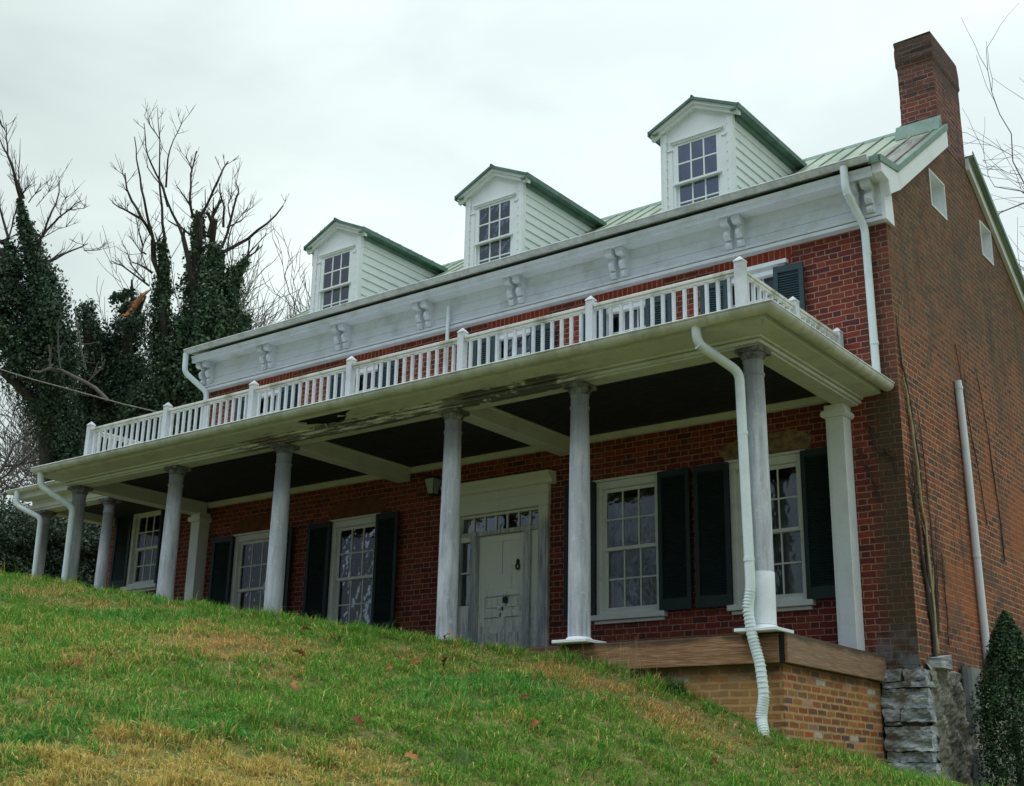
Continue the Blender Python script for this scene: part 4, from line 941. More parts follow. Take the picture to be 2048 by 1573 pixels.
mb = MB(); mb.prism([(.0, .28), (.16, .30), (.17, .62), (.02, .66)], 'z', -.13, -.02); mb.v = [(p[0], p[1], p[2] + (.06 if p[1] > .5 and p[2] > -.1 else 0)) for p in mb.v]; mb.build('loose_slab', M['stone'], house, (.1, .4, -.1), bevel=.012)
# wood skirting filling between the deck rim and the stone
mb = MB(); mb.box(-.47, -.02, -.02, .2, -.28, -.1205); mb.build('corner_infill', M['front'], house, (-.3, 0, -.2))

# ------------------------------------------------------------------ vegetation
def attr_mat(name, rough=.75, spec=.25, trans=.0):
    g = NG(name); a = g.new('Attribute'); a.attribute_name = 'Col'; c = a.outputs['Color']
    if trans:
        t = g.new('BsdfTranslucent'); g.L(c, t.inputs[0]); mxs = g.new('MixShader'); mxs.inputs[0].default_value = trans
        g.L(g.b.outputs[0], mxs.inputs[1]); g.L(t.outputs[0], mxs.inputs[2]); g.L(mxs.outputs[0], g.out.inputs[0])
    return g.done(c, rough, spec)
M['leafm'] = attr_mat('ivy_leaf', .5, .35, .15); M['blade'] = attr_mat('grass_blade', .7, .2, .25)
def mat_bark(name, a, b):
    g = NG(name); n = g.noise(14, 5, .65, stretch=(1, 1, .3)); g.bump(n, .6, .02); return g.done(g.ramp(n, [(.3, a), (.7, b)]), .9, .15)
M['bark'] = mat_bark('dark_bark', (.035, .03, .028), (.10, .085, .075)); M['twig'] = mat_bark('grey_twig', (.10, .09, .085), (.20, .18, .17)); M['pale'] = mat_bark('pale_branch', (.2, .18, .16), (.36, .33, .29))
def np_mesh(name, V, F4, F3, colv, mat, parent=None, loc=(0, 0, 0)):
    """mesh from numpy arrays: V (n,3), quads, triangles, per-vertex colour"""
    me = bpy.data.meshes.new(name); loc = np.array(loc, float)
    nv = len(V); n4 = len(F4); n3 = len(F3)
    me.vertices.add(nv); me.vertices.foreach_set('co', (V - loc).astype(np.float32).ravel())
    li = np.concatenate([F4.ravel(), F3.ravel()]) if n3 else F4.ravel()
    me.loops.add(len(li)); me.loops.foreach_set('vertex_index', li.astype(np.int32))
    st = np.concatenate([np.arange(n4)*4, n4*4 + np.arange(n3)*3]); me.polygons.add(n4 + n3); me.polygons.foreach_set('loop_start', st.astype(np.int32))
    me.update(calc_edges=True); me.validate()
    at_ = me.color_attributes.new('Col', 'FLOAT_COLOR', 'POINT'); at_.data.foreach_set('color', np.concatenate([colv, np.ones((nv, 1))], 1).astype(np.float32).ravel())
    me.materials.append(mat); return link(bpy.data.objects.new(name, me), parent, tuple(loc))
def leaves(P, size, cols, outward=None, jitter=.8):
    """small four-cornered leaves at points P"""
    n = len(P); N = rng.normal(0, 1, (n, 3)) * jitter + (outward if outward is not None else np.array([0, 0, .6])); N /= np.linalg.norm(N, axis=1)[:, None]
    A = rng.normal(0, 1, (n, 3)); A -= N * (A*N).sum(1)[:, None]; A /= np.linalg.norm(A, axis=1)[:, None]; B = np.cross(N, A)
    s = size * rng.uniform(.45, 1.45, (n, 1)); k = rng.uniform(.5, .8, (n, 1))
    V = np.stack([P - A*s, P + B*s*k - A*s*.2 + N*s*.15, P + A*s, P - B*s*k - A*s*.2 + N*s*.15], 1).reshape(-1, 3)
    F = np.arange(4*n).reshape(n, 4); c = np.repeat(cols, 4, 0); return V, F, c
def path_sample(pts, rads, n):
    pts = np.array([tuple(p) for p in pts]); rads = np.array(rads, float); seg = np.linalg.norm(np.diff(pts, axis=0), axis=1); wts = seg * (rads[:-1] + rads[1:]); wts /= wts.sum()
    i = rng.choice(len(seg), n, p=wts); t = rng.random((n, 1)); c = pts[i]*(1-t) + pts[i+1]*t; r = rads[i]*(1-t[:, 0]) + rads[i+1]*t[:, 0]; return c, r
def ivy_points(paths, dens):
    """points and outward directions on lumpy sleeves round the given paths: (pixel points with radius, depth)"""
    Ps, Os = [], []
    for pp, d, dz in paths:
        w3 = [at(u, v, d + dz) for u, v, r in pp]; rr = [r * (d + dz)/FPX for u, v, r in pp]
        L_ = sum((w3[i+1]-w3[i]).length*(rr[i]+rr[i+1])*3.1 for i in range(len(w3)-1)) if len(w3) > 1 else 12.6*rr[0]**2
        n = int(L_*dens) + 30
        c, r = path_sample(w3, rr, n) if len(w3) > 1 else (np.repeat(np.array([tuple(w3[0])]), n, 0), np.full(n, rr[0]))
        D = rng.normal(0, 1, (n, 3)); D /= np.linalg.norm(D, axis=1)[:, None]
        gap = np.sin(c[:, 0]*4.3 + D[:, 0]*1.5)*np.sin(c[:, 2]*3.7 + D[:, 2]*2 + 1)*np.sin(c[:, 1]*3.1 + D[:, 1]*1.5 + c[:, 2]*1.3); keep = (gap < .30) | (rng.random(n) < .14)
        lump = .72 + .30*np.sin(c[:, 2]*5.1 + D[:, 0]*3.3 + pp[0][0])*np.sin(c[:, 2]*3.3 + D[:, 1]*4.1) + .16*np.sin(D[:, 0]*9 + c[:, 2]*11)
        k = np.clip(lump, .3, 1.25) * rng.uniform(.62, 1.06, n); stray = rng.random(n) < .05; k[stray] *= rng.uniform(1.05, 1.4, stray.sum())
        Ps.append((c + D*(r*k)[:, None])[keep]); Os.append(D[keep])
    return np.concatenate(Ps), np.concatenate(Os)
def green_cols(n, a, b, pale=.04, pc=(.16, .19, .11)):
    t = rng.random((n, 1)) ** 1.3; c = np.array(a)*(1-t) + np.array(b)*t; k = rng.random(n) < pale; c[k] = np.array(pc)*rng.uniform(.7, 1.2, (k.sum(), 1)); return c

def twigs(mb, pts, r, d, n, ln):
    """short side shoots along a branch"""
    for _ in range(n):
        i = random.randrange(len(pts) - 1); t = random.random(); p = Vector(pts[i]).lerp(Vector(pts[i+1]), t); dr = (Vector(pts[i+1]) - Vector(pts[i])).normalized()
        q = (dr*.6 + Vector((random.uniform(-1, 1), random.uniform(-.6, .6), random.uniform(-.2, 1)))).normalized(); l = ln*random.uniform(.4, 1.2)
        a = p + q*l*.5 + Vector((0, 0, l*.05)); b = p + q*l + Vector((0, 0, l*.22)); mb.tube([p, a, b], [r, r*.7, r*.35], 3, cap=False)
        for _k in range(random.choice((0, 1, 2))): e_ = (q + Vector((random.uniform(-1, 1), random.uniform(-1, 1), .5))).normalized(); mb.tube([a, a + e_*l*.5], [r*.7, r*.4], 3, cap=False)
def px_branch(mb, pl, d, r0, r1, tw=4, tl=.45, dj=.5, z=(2.621, 0, 150)):
    dd = [d + random.uniform(-dj, dj) for _ in pl]; dd[0] = d
    pts = [at(z[1] + u/z[0], z[2] + v/z[0], q) for (u, v), q in zip(pl, dd)]
    sm = [pts[0]]
    for a, b in zip(pts[:-1], pts[1:]):
        j = Vector((random.uniform(-1, 1), random.uniform(-1, 1), random.uniform(-1, 1)))*(b-a).length*.04; sm += [a.lerp(b, .5) + j, b]
    rr = np.linspace(r0, r1, len(sm)); mb.tube(sm, rr, 6)
    twigs(mb, sm, max(r1*.7, .009), d, tw, tl)

D1 = 33.0
# second ivy tree, beside the house
tb = empty('ivy_tree', at(390, 1120, D1)); tag(tb, 'tall half-bare tree thickly wrapped in dark ivy, behind the left end of the roof', 'tree', 'ivy-covered trees behind the house')
mb = MB()
for pl, r0, r1 in (([(385, 1150), (375, 950), (372, 800), (395, 640), (398, 470), (392, 432)], .26, .07), ([(380, 900), (338, 760), (326, 620), (322, 520), (330, 476)], .17, .06), ([(395, 640), (384, 560), (366, 474)], .10, .06), ([(322, 560), (306, 520), (305, 480)], .06, .05), ([(470, 600), (482, 530), (500, 510)], .07, .05), ([(385, 880), (440, 740), (470, 600), (490, 525)], .14, .05), ([(400, 640), (425, 520), (430, 440)], .12, .08), ([(380, 850), (452, 660), (445, 500)], .12, .06), ([(398, 500), (402, 470), (401, 432)], .05, .05)):
    px_branch(mb, pl, D1, r0, r1, 3, .5, .3, (1, 0, 0))
mb.build('trunk', M['bark'], tb, at(390, 1120, D1))
mb = MB()
BR = [([(815, 990), (800, 850), (740, 750), (690, 660), (665, 600), (655, 515)], .07, .02), ([(730, 750), (660, 710), (590, 670)], .045, .02), ([(810, 900), (780, 780), (755, 650), (735, 540), (715, 440), (705, 325)], .06, .016), ([(865, 860), (850, 700), (835, 560), (838, 340), (825, 170)], .055, .008), ([(838, 340), (790, 270), (755, 210)], .02, .007), ([(880, 690), (850, 580), (790, 460), (765, 380), (755, 255)], .045, .014), ([(960, 850), (900, 720), (855, 590), (770, 480)], .055, .015), ([(870, 590), (880, 440), (910, 340), (955, 250)], .035, .008), ([(1010, 740), (995, 650), (1000, 520), (1030, 400)], .05, .02), ([(1005, 495), (975, 430)], .025, .015), ([(1050, 740), (1100, 650), (1150, 540), (1195, 455)], .055, .022), ([(1095, 850), (1105, 790), (1118, 735)], .085, .05), ([(1165, 900), (1210, 760), (1240, 640), (1250, 600), (1235, 565)], .055, .016), ([(1170, 930), (1300, 860), (1400, 780), (1485, 685)], .065, .02), ([(1171, 800), (1175, 690), (1150, 570)], .045, .016), ([(1265, 985), (1300, 940), (1400, 830)], .045, .012), ([(800, 1040), (740, 1000), (690, 985)], .045, .016), ([(780, 1105), (640, 1000), (585, 975)], .04, .014), ([(1000, 840), (950, 800), (880, 765)], .04, .012), ([(1000, 690), (960, 630), (925, 580)], .035, .012), ([(1190, 800), (1250, 770), (1280, 750)], .03, .01), ([(1085, 830), (1060, 800), (1075, 600)], .03, .012), ([(1190, 945), (1215, 800), (1300, 700)], .03, .01), ([(750, 900), (730, 830), (715, 760)], .035, .012), ([(765, 940), (740, 930), (705, 880)], .03, .012), ([(760, 1080), (690, 1000), (665, 920)], .03, .012), ([(1120, 830), (1125, 760), (1090, 690)], .03, .01), ([(1210, 760), (1195, 680), (1215, 600)], .03, .01)]
for pl, a, b in BR: px_branch(mb, pl, D1, a*.78, b*.8, 8, .55)
mb.build('branch', M['bark'], tb, at(390, 500, D1))
IV = [([(324, 488, 14), (326, 560, 24), (322, 640, 32), (330, 720, 42), (335, 800, 56)], D1, 0), ([(395, 428, 14), (398, 500, 27), (392, 560, 36), (400, 640, 52), (385, 730, 84), (360, 820, 96), (345, 900, 96), (330, 980, 90)], D1, .2), ([(430, 490, 18), (425, 560, 36), (432, 640, 58), (418, 720, 70)], D1, -.4), ([(492, 522, 13), (464, 555, 28), (455, 620, 40), (458, 690, 38), (440, 740, 42)], D1, -.2), ([(450, 690, 32), (494, 636, 16)], D1, -.3), ([(300, 790, 62), (255, 860, 74), (200, 910, 66)], D1, .3), ([(365, 640, 22), (360, 720, 50)], D1, -.4)]
P, O = ivy_points(IV, 950); V, F, c = leaves(P, .045, green_cols(len(P), (.020, .050, .028), (.11, .19, .095), .06), O*1.0)
np_mesh('ivy', V, F, np.zeros((0, 3), int), c, M['leafm'], tb, at(390, 800, D1))
# first ivy tree, far left
ta = empty('ivy_tree', at(80, 1120, D1 - 1)); tag(ta, 'leaning bare-topped tree wrapped in dark ivy at the left edge of the picture', 'tree', 'ivy-covered trees behind the house')
mb = MB()
for pl, r0, r1 in (([(100, 1150), (98, 980), (85, 800), (70, 620), (50, 480), (40, 400)], .28, .07), ([(60, 560), (85, 530), (114, 516)], .06, .04), ([(66, 600), (72, 520), (80, 480)], .06, .05), ([(10, 700), (5, 560), (16, 475)], .08, .05), ([(0, 740), (48, 782), (92, 824), (110, 870)], .10, .2), ([(20, 520), (-30, 480), (-60, 470)], .1, .06)): px_branch(mb, pl, D1 - 1, r0, r1, 4, .6, .2, (1, 0, 0))
mb.build('trunk', M['bark'], ta, at(100, 1120, D1 - 1))
mb = MB()
BA = [([(110, 660), (75, 520), (40, 420), (32, 330), (30, 250)], .06, .012), ([(40, 420), (0, 340), (-40, 280)], .03, .012), ([(30, 300), (0, 230)], .012, .007), ([(125, 650), (95, 560), (55, 520)], .05, .018), ([(105, 640), (98, 500), (105, 380)], .03, .008), ([(115, 630), (135, 600), (165, 575)], .025, .012), ([(210, 860), (280, 780), (360, 710), (425, 660)], .045, .014), ([(225, 850), (270, 720), (310, 615), (308, 530)], .04, .012), ([(150, 670), (190, 620), (215, 575)], .02, .008), ([(300, 960), (380, 920), (460, 885)], .04, .015), ([(440, 920), (525, 918)], .02, .01), ([(45, 860), (0, 700), (-60, 600)], .05, .02), ([(45, 860), (75, 740), (110, 660)], .03, .014), ([(0, 870), (40, 900), (100, 930)], .06, .05), ([(360, 710), (440, 700), (470, 685)], .014, .007), ([(320, 750), (320, 690), (355, 635)], .018, .008), ([(230, 850), (300, 810), (380, 785)], .018, .006), ([(190, 690), (250, 620), (280, 580)], .014, .006)]
for pl, a, b in BA: px_branch(mb, pl, D1 - 1, a*.78, b*.8, 8, .55)
mb.build('branch', M['bark'], ta, at(60, 500, D1 - 1))
mb = MB()
for pl, a, b in (([(62, 742), (80, 745), (100, 738), (125, 742), (150, 755), (190, 776), (215, 800)], .03, .055), ([(122, 742), (116, 690), (118, 640)], .02, .012), ([(100, 735), (98, 690)], .03, .02), ([(150, 620), (160, 680), (172, 740)], .018, .03), ([(170, 770), (200, 740), (210, 720)], .012, .02)): px_branch(mb, pl, D1 - 2.2, a, b, 3, .4, .15, (1, 0, 0))
mb.build('dead_limb', M['twig'], ta, at(120, 740, D1 - 2.2))
IA = [([(40, 402, 9), (46, 440, 17), (62, 490, 32), (85, 545, 43), (97, 600, 46), (82, 680, 56)], D1 - 1, 0), ([(0, 520, 44), (25, 580, 62), (40, 660, 84), (70, 740, 76), (92, 800, 62), (118, 860, 56), (135, 930, 60), (150, 1000, 66)], D1 - 1, .1), ([(-20, 610, 46), (10, 680, 60)], D1 - 1, -.3), ([(97, 600, 38), (122, 690, 48), (118, 770, 56)], D1 - 1, -.3), ([(20, 490, 14), (28, 540, 26)], D1 - 1, -.2)]
P, O = ivy_points(IA, 950); V, F, c = leaves(P, .045, green_cols(len(P), (.018, .044, .028), (.085, .15, .085), .06), O)
np_mesh('ivy', V, F, np.zeros((0, 3), int), c, M['leafm'], ta, at(80, 800, D1 - 1))
# ivy-smothered stumps between them, one with a torn orange limb
tcn = empty('ivy_thicket', at(220, 1120, D1 + .6)); tag(tcn, 'low ivy-smothered trunk with a torn orange-brown limb, between the two ivy trees', 'tree', 'ivy-covered trees behind the house')
mb = MB()
for pl in ([(200, 1150), (190, 850), (172, 640)], [(225, 1150), (250, 800), (268, 620)]): px_branch(mb, pl, D1 + .6, .3, .12, 5, .7, .2, (1, 0, 0))
mb.build('trunk', M['bark'], tcn, at(200, 1120, D1 + .6))
IC = [([(172, 618, 26), (180, 660, 42), (188, 720, 54), (185, 800, 70), (180, 900, 74), (190, 980, 80)], D1 + .6, 0), ([(262, 606, 28), (258, 650, 46), (250, 700, 50), (262, 780, 68), (255, 870, 72), (250, 960, 80)], D1 + .6, .2), ([(225, 600, 14), (250, 592, 16), (268, 588, 10)], D1 + .2, 0), ([(244, 655, 18), (285, 640, 26)], D1 - .5, 0), ([(215, 680, 24), (218, 760, 46), (215, 860, 60)], D1 + .8, 0)]
P, O = ivy_points(IC, 800); V, F, c = leaves(P, .045, green_cols(len(P), (.018, .044, .028), (.085, .15, .085), .07), O)
np_mesh('ivy', V, F, np.zeros((0, 3), int), c, M['leafm'], tcn, at(220, 800, D1 + .6))
g = NG('torn_wood'); M['torn'] = g.done(g.ramp(g.noise(10, 5, .7, stretch=(1, 1, 3)), [(.3, (.24, .085, .035)), (.55, (.45, .2, .10)), (.75, (.6, .45, .32))]), .85, .15)
mb = MB()
for pl, rr in (([(246, 636), (258, 626), (268, 612), (274, 600)], (.02, .055, .07, .03)), ([(262, 622), (274, 604), (288, 590), (304, 577)], (.03, .07, .05, .012)), ([(252, 632), (266, 622), (280, 603)], (.015, .04, .02)), ([(240, 637), (247, 629), (256, 630)], (.008, .03, .012)), ([(272, 608), (280, 594), (284, 586)], (.03, .035, .006)), ([(258, 612), (264, 606), (270, 604)], (.006, .03, .02))): mb.tube([at(u + random.uniform(-1.5, 1.5), v + random.uniform(-1.5, 1.5), D1 - .35 + random.uniform(-.12, .12)) for u, v in pl], rr, 4, smooth=False)
mb.build('torn_limb', M['torn'], tcn, at(270, 610, D1 - .7))

# bare trees
RMIN = .014
def grow(mb, p, d, L_, r, lvl, mx, droop=0., spread=.75, kids=(3, 4), up=.05):
    r = max(r, RMIN); n = 4; pts = [p.copy()]; q = d.copy()
    for i in range(n):
        q = (q + Vector((random.gauss(0, .14), random.gauss(0, .14), random.gauss(0, .10) + up - droop*lvl))).normalized(); pts.append(pts[-1] + q*(L_/n))
    mb.tube(pts, np.linspace(r, r*.55, n+1), 7 if lvl == 0 else (5 if lvl < 2 else 3), cap=lvl == 0)
    if lvl >= mx: return
    k = random.randint(*kids)
    for j in range(k):
        t = (j + 1)/k if lvl else .45 + .55*(j + 1)/k; i = min(n - 1, int(t*n - 1e-6)); pp = pts[i].lerp(pts[i+1], t*n - i)
        dirn = (pts[i+1]-pts[i]).normalized(); a = Vector((random.gauss(0, 1), random.gauss(0, 1), random.gauss(0, .5) + .1)); a = (a - dirn*a.dot(dirn)).normalized()
        grow(mb, pp, (dirn + a*spread*random.uniform(.6, 1.3)).normalized(), L_*random.uniform(.55, .8), r*(.55 if j < k-1 else .6)*random.uniform(.7, 1), lvl + 1, mx, droop, spread, kids, up)
def tip(u, v, d):
    p = at(u, v, d); return (p.x, p.y, 0), p.z - gz(p.x, p.y) + .2
def bare_tree(seed, base, h, r, lab, mat, mx=5, lean=(0, 0), droop=0., spread=.75, kids=(3, 4), up=.05, group='bare winter trees behind the house'):
    random.seed(seed); base = Vector(base); base.z = gz(base.x, base.y) - .2; t = empty('bare_tree', base); tag(t, lab, 'tree', group)
    mb = MB(); grow(mb, base, Vector((lean[0], lean[1], 1)).normalized(), h*.36, r, 0, mx, droop, spread, kids, up)
    k = h / (max(p[2] for p in mb.v) - base.z); mb.v = [tuple(base + (Vector(p) - base)*k) for p in mb.v]; mb.build('trunk', mat, t, base); return t
bare_tree(11, *tip(565, 400, 46), .15, 'pale bare tree with fine upright twigs, just left of the left dormer', M['twig'], spread=.55, kids=(4, 5), up=.12)
bare_tree(12, *tip(215, 450, 48), .15, 'pale bare tree whose twigs show over the low ivy thicket', M['twig'], spread=.6, kids=(4, 5), up=.12)
bare_tree(15, *tip(0, 660, 36), .15, 'grey bare tree spreading twigs above the hedge at the left edge', M['twig'], spread=.8, kids=(4, 4))
bare_tree(41, *tip(505, 520, 47), .14, 'pale bare tree with twigs showing just right of the ivy trees', M['twig'], spread=.6, kids=(4, 5), up=.10)
bare_tree(44, *tip(310, 500, 50), .14, 'pale bare tree seen through the gap between the two forks of ivy', M['twig'], spread=.6, kids=(4, 5), up=.10)
bare_tree(14, *tip(600, 500, 49), .14, 'low pale bare tree whose twigs touch the edge of the left dormer', M['twig'], spread=.55, kids=(4, 5), up=.12)
RMIN = .0055
bare_tree(23, *tip(2235, 20, 26), .12, 'bare tree with budded drooping twigs behind the gable at the right edge', M['twig'], mx=5, spread=.85, droop=.012, kids=(4, 5))
bare_tree(31, (-19, -29, 0), 15, .25, 'bare tree out in front of the house, mirrored in the ground-floor windows', M['bark'], spread=.8, group='trees in front of the house')
bare_tree(32, (-11, -31, 0), 14, .22, 'second bare tree further right in front of the house, mirrored in its windows', M['bark'], spread=.8, group='trees in front of the house')
random.seed(99)

# evergreen hedge and the clipped conifer
def bush(name, label, cat, base, blobs, n, size, a, b, group=None):
    o = empty(name, base); tag(o, label, cat, group); Ps, Os = [], []
    for (cx, cy, cz, rx, ry, rz), m_ in blobs:
        D = rng.normal(0, 1, (int(n*m_), 3)); D /= np.linalg.norm(D, axis=1)[:, None]
        k = rng.uniform(.55, 1.03, len(D)) * (.86 + .14*np.sin(D[:, 0]*9 + D[:, 2]*11 + cx*3) + .08*np.sin(D[:, 1]*17 + D[:, 2]*19))
        Ps.append(np.array([cx, cy, cz]) + D*k[:, None]*np.array([rx, ry, rz])); Os.append(D + np.array([0, 0, .4]))
    P, O = np.concatenate(Ps), np.concatenate(Os); V, F, c = leaves(P, size, green_cols(len(P), a, b, .03), O*.9)
    np_mesh('foliage', V, F, np.zeros((0, 3), int), c, M['leafm'], o, base); return o
hb = at(60, 1200, 27); hb.z = gz(hb.x, hb.y) - .1
o = bush('evergreen_hedge', 'dark evergreen hedge behind the small wing porch', 'hedge', hb, [((*at(-40, 1110, 27), 1.6, 1.3, 1.25), 1), ((*at(40, 1090, 27.5), 1.2, 1.2, 1.05), 1), ((*at(110, 1110, 28), 1.2, 1.2, 1.1), 1), ((*at(190, 1120, 28.6), 1.1, 1.1, 1.05), 1), ((*at(0, 1180, 27), 1.6, 1.2, 1.1), .8), ((*at(130, 1190, 28), 1.6, 1.2, 1.0), .8), ((*at(250, 1150, 29), 1.0, 1.0, 1.2), .8)], 20000, .030, (.010, .026, .012), (.04, .075, .032))
mb = MB()
for u in (-30, 70, 160, 220):
    p = at(u, 1190, 28); p.z = gz(p.x, p.y) - .1; mb.tube([p, p + Vector((.05, 0, 1.4))], [.09, .05], 7)
mb.build('stem', M['bark'], o, hb)
cb = Vector((.70, 1.0, 0)); cb.z = gz(.70, 1.0) - .05
zt = .52; hh = zt - cb.z; n = 26000
t = rng.random(n)**.8; th = rng.uniform(0, 6.283, n); prof = .40*np.clip((1 - t)*2.3, 0, 1)**.75*(.85 + .15*np.clip(t*6, 0, 1)) + .015
rad = prof*(rng.uniform(.62, 1.02, n) + (rng.random(n) < .06)*rng.uniform(0, .22, n))*(1 + .10*np.sin(th*5 + t*17) + .10*np.sin(th*11 - t*31) + .06*np.sin(th*19 + t*57))
P = np.stack([cb.x + rad*np.cos(th), cb.y + rad*np.sin(th), cb.z + t*hh + rng.normal(0, .02, n)], 1); O = np.stack([np.cos(th), np.sin(th), np.full(n, .7)], 1)
cf = empty('conifer', cb); tag(cf, 'dense dark green columnar conifer against the brick gable at the right edge', 'shrub')
V, F, c = leaves(P, .017, green_cols(n, (.008, .028, .010), (.045, .115, .035), .04, (.09, .15, .05)), O); np_mesh('foliage', V, F, np.zeros((0, 3), int), c, M['leafm'], cf, cb)
mb = MB(); mb.tube([cb, cb + Vector((0, 0, hh*.85))], [.05, .015], 8); mb.build('trunk', M['bark'], cf, cb)

# dried creepers on the gable wall and on the front corner
def creeper(label, stems, axis, mat, loc, group='dried creepers on the brick'):
    mb = MB(); roots = MB()
    for pl, r in stems:
        pts = []; wob = 0.
        for i in range(len(pl) - 1):
            for t in np.linspace(0, 1, 7)[: 6 if i < len(pl) - 2 else 7]:
                wob = .8*wob + random.gauss(0, .012); a = pl[i][0]*(1-t) + pl[i+1][0]*t + wob; b = pl[i][1]*(1-t) + pl[i+1][1]*t
                pts.append((.012 + r*.6, a, b) if axis == 'x' else (a, -.012 - r*.6, b))
        mb.tube(pts, [q*random.uniform(.75, 1.2) for q in np.linspace(r, r*.5, len(pts))], 6)
        for _ in range(4):
            p = Vector(random.choice(pts[1:])); dz = Vector((0, random.uniform(-.2, .2), random.uniform(.15, .5))) if axis == 'x' else Vector((random.uniform(-.1, .1), 0, random.uniform(.05, .15)))
            mb.tube([p, p + dz*.5 + Vector((0, .02, 0)) * (axis == 'x'), p + dz], [r*.4, r*.3, r*.15], 4, cap=False)
        for p in pts:
            for _ in range(3):
                s = Vector((0, random.gauss(0, .04), random.gauss(0, .03))) if axis == 'x' else Vector((random.gauss(0, .04), 0, random.gauss(0, .03))); roots.tube([p, Vector(p) + s], [.005, .002], 3, cap=False)
    mb.add(roots.v, roots.f); o = mb.build('dried_creeper', mat, None, loc); tag(o, label, 'creeper', group); return o
creeper('thick dark dead creeper stem climbing the gable from the loose slab', [([(.46, .0), (.40, .66), (.27, 1.47), (.22, 1.9), (.20, 2.3)], .026), ([(.46, .0), (.50, .66), (.46, 1.5), (.42, 2.4), (.28, 3.1), (.10, 3.5), (.06, 4.1)], .02), ([(.38, .9), (.24, 1.3), (.16, 1.9), (.10, 2.05)], .012)], 'x', M['bark'], (.02, .46, 0))
g = NG('peeled_stem'); M['peel'] = g.done(g.ramp(g.noise(12, 5, .7), [(.3, (.20, .15, .075)), (.6, (.42, .34, .19))]), .85, .15)
creeper('thin dark dead creeper stem right of the straw-coloured one on the gable', [([(.62, .1), (.70, .8), (.72, 1.5), (.66, 2.3), (.6, 2.9)], .010), ([(.66, .3), (.78, 1.0), (.86, 1.7)], .008)], 'x', M['bark'], (.02, .65, 0))
creeper('straw-coloured peeled creeper stem beside the dark one on the gable', [([(.53, .05), (.52, .8), (.45, 1.5), (.40, 1.9), (.31, 2.6), (.20, 3.1), (.13, 3.3)], .028), ([(.15, 3.3), (.13, 3.75), (.2, 4.3)], .008)], 'x', M['peel'], (.02, .5, 0))
creeper('faint thin dead creeper high on the middle of the gable', [([(3.6, 1.6), (3.55, 2.4), (3.4, 3.3), (3.2, 4.1)], .012), ([(2.95, 2.0), (2.75, 2.9), (2.5, 3.7), (2.3, 4.4)], .009), ([(1.0, .2), (1.05, .9), (1.02, 1.3)], .008)], 'x', M['bark'], (.02, 3, 2))
creeper('broken creeper ends on the front corner beside the square pilaster', [([(-.42, 2.73), (-.34, 2.59), (-.26, 2.40), (-.22, 2.36)], .009), ([(-.20, 2.40), (-.13, 2.3), (-.07, 2.12)], .010), ([(-.42, 2.2), (-.35, 2.0), (-.29, 1.80)], .008), ([(-.53, 2.5), (-.50, 2.33), (-.45, 2.2)], .006)], 'y', M['bark'], (-.3, 0, 2.3))

# overhead cable into the left end of the house
pa, pb = Vector((-24.0, -1.2, 8.4)), Vector((-12.98, -.1, 4.45)); A, B, Cc = at(-40, 726, 21.5), at(150, 782, 22.3), at(340, 830, 23.5)
mb = MB(); P_ = [A + (A - B)*1.0] + [A, A.lerp(B, .5) - Vector((0, 0, .02)), B, B.lerp(Cc, .5) - Vector((0, 0, .02)), Cc]; mb.tube(P_, .010, 6); o = mb.build('overhead_cable', M['pale'], None, B); tag(o, 'thin pale cable slanting down to the left end of the railing', 'cable')

# ------------------------------------------------------------------ lawn
def vnoise(x, y, s, seed):
    r = np.random.default_rng(seed); G = r.random((256, 256)); x = x*s + 100; y = y*s + 100; i = np.floor(x).astype(int); j = np.floor(y).astype(int); fx = x - i; fy = y - j; fx = fx*fx*(3-2*fx); fy = fy*fy*(3-2*fy)
    q = lambda a, b: G[a % 256, b % 256]; return (q(i, j)*(1-fx) + q(i+1, j)*fx)*(1-fy) + (q(i, j+1)*(1-fx) + q(i+1, j+1)*fx)*fy
PATCH = []
for u, v, ru, rv, k in ((190, 1212, 130, 26, 1), (60, 1190, 90, 16, .8), (330, 1222, 70, 14, .8), (470, 1290, 120, 30, 1), (400, 1250, 60, 16, .9), (560, 1350, 60, 22, .8), (1120, 1345, 70, 22, .8), (1210, 1380, 110, 26, 1.1), (1330, 1420, 100, 24, 1), (1430, 1460, 90, 20, .7), (620, 1300, 60, 14, .5), (150, 1330, 50, 16, .5), (800, 1310, 70, 10, .45), (1640, 1530, 120, 22, .6)):
    h_ = ground_hit(u, v)
    if h_ is None: continue
    d = (h_ - CAM).dot(CF); PATCH.append((h_.x, h_.y, ru*d/FPX, rv*d/FPX/.24, k))
EDGE = [(u, (lambda q: (q - CAM).xy.length if q else 9)(ground_hit(u, v))) for u, v in ((0, 1462), (300, 1470), (600, 1490), (900, 1512), (1150, 1535), (1400, 1556), (1700, 1572))]
EA = np.array([math.atan((u - 1024)/FPX) for u, _ in EDGE]); ER = np.array([r for _, r in EDGE])
F2 = np.array([CF.x, CF.y]); F2 /= np.linalg.norm(F2); R2 = np.array([F2[1], -F2[0]])
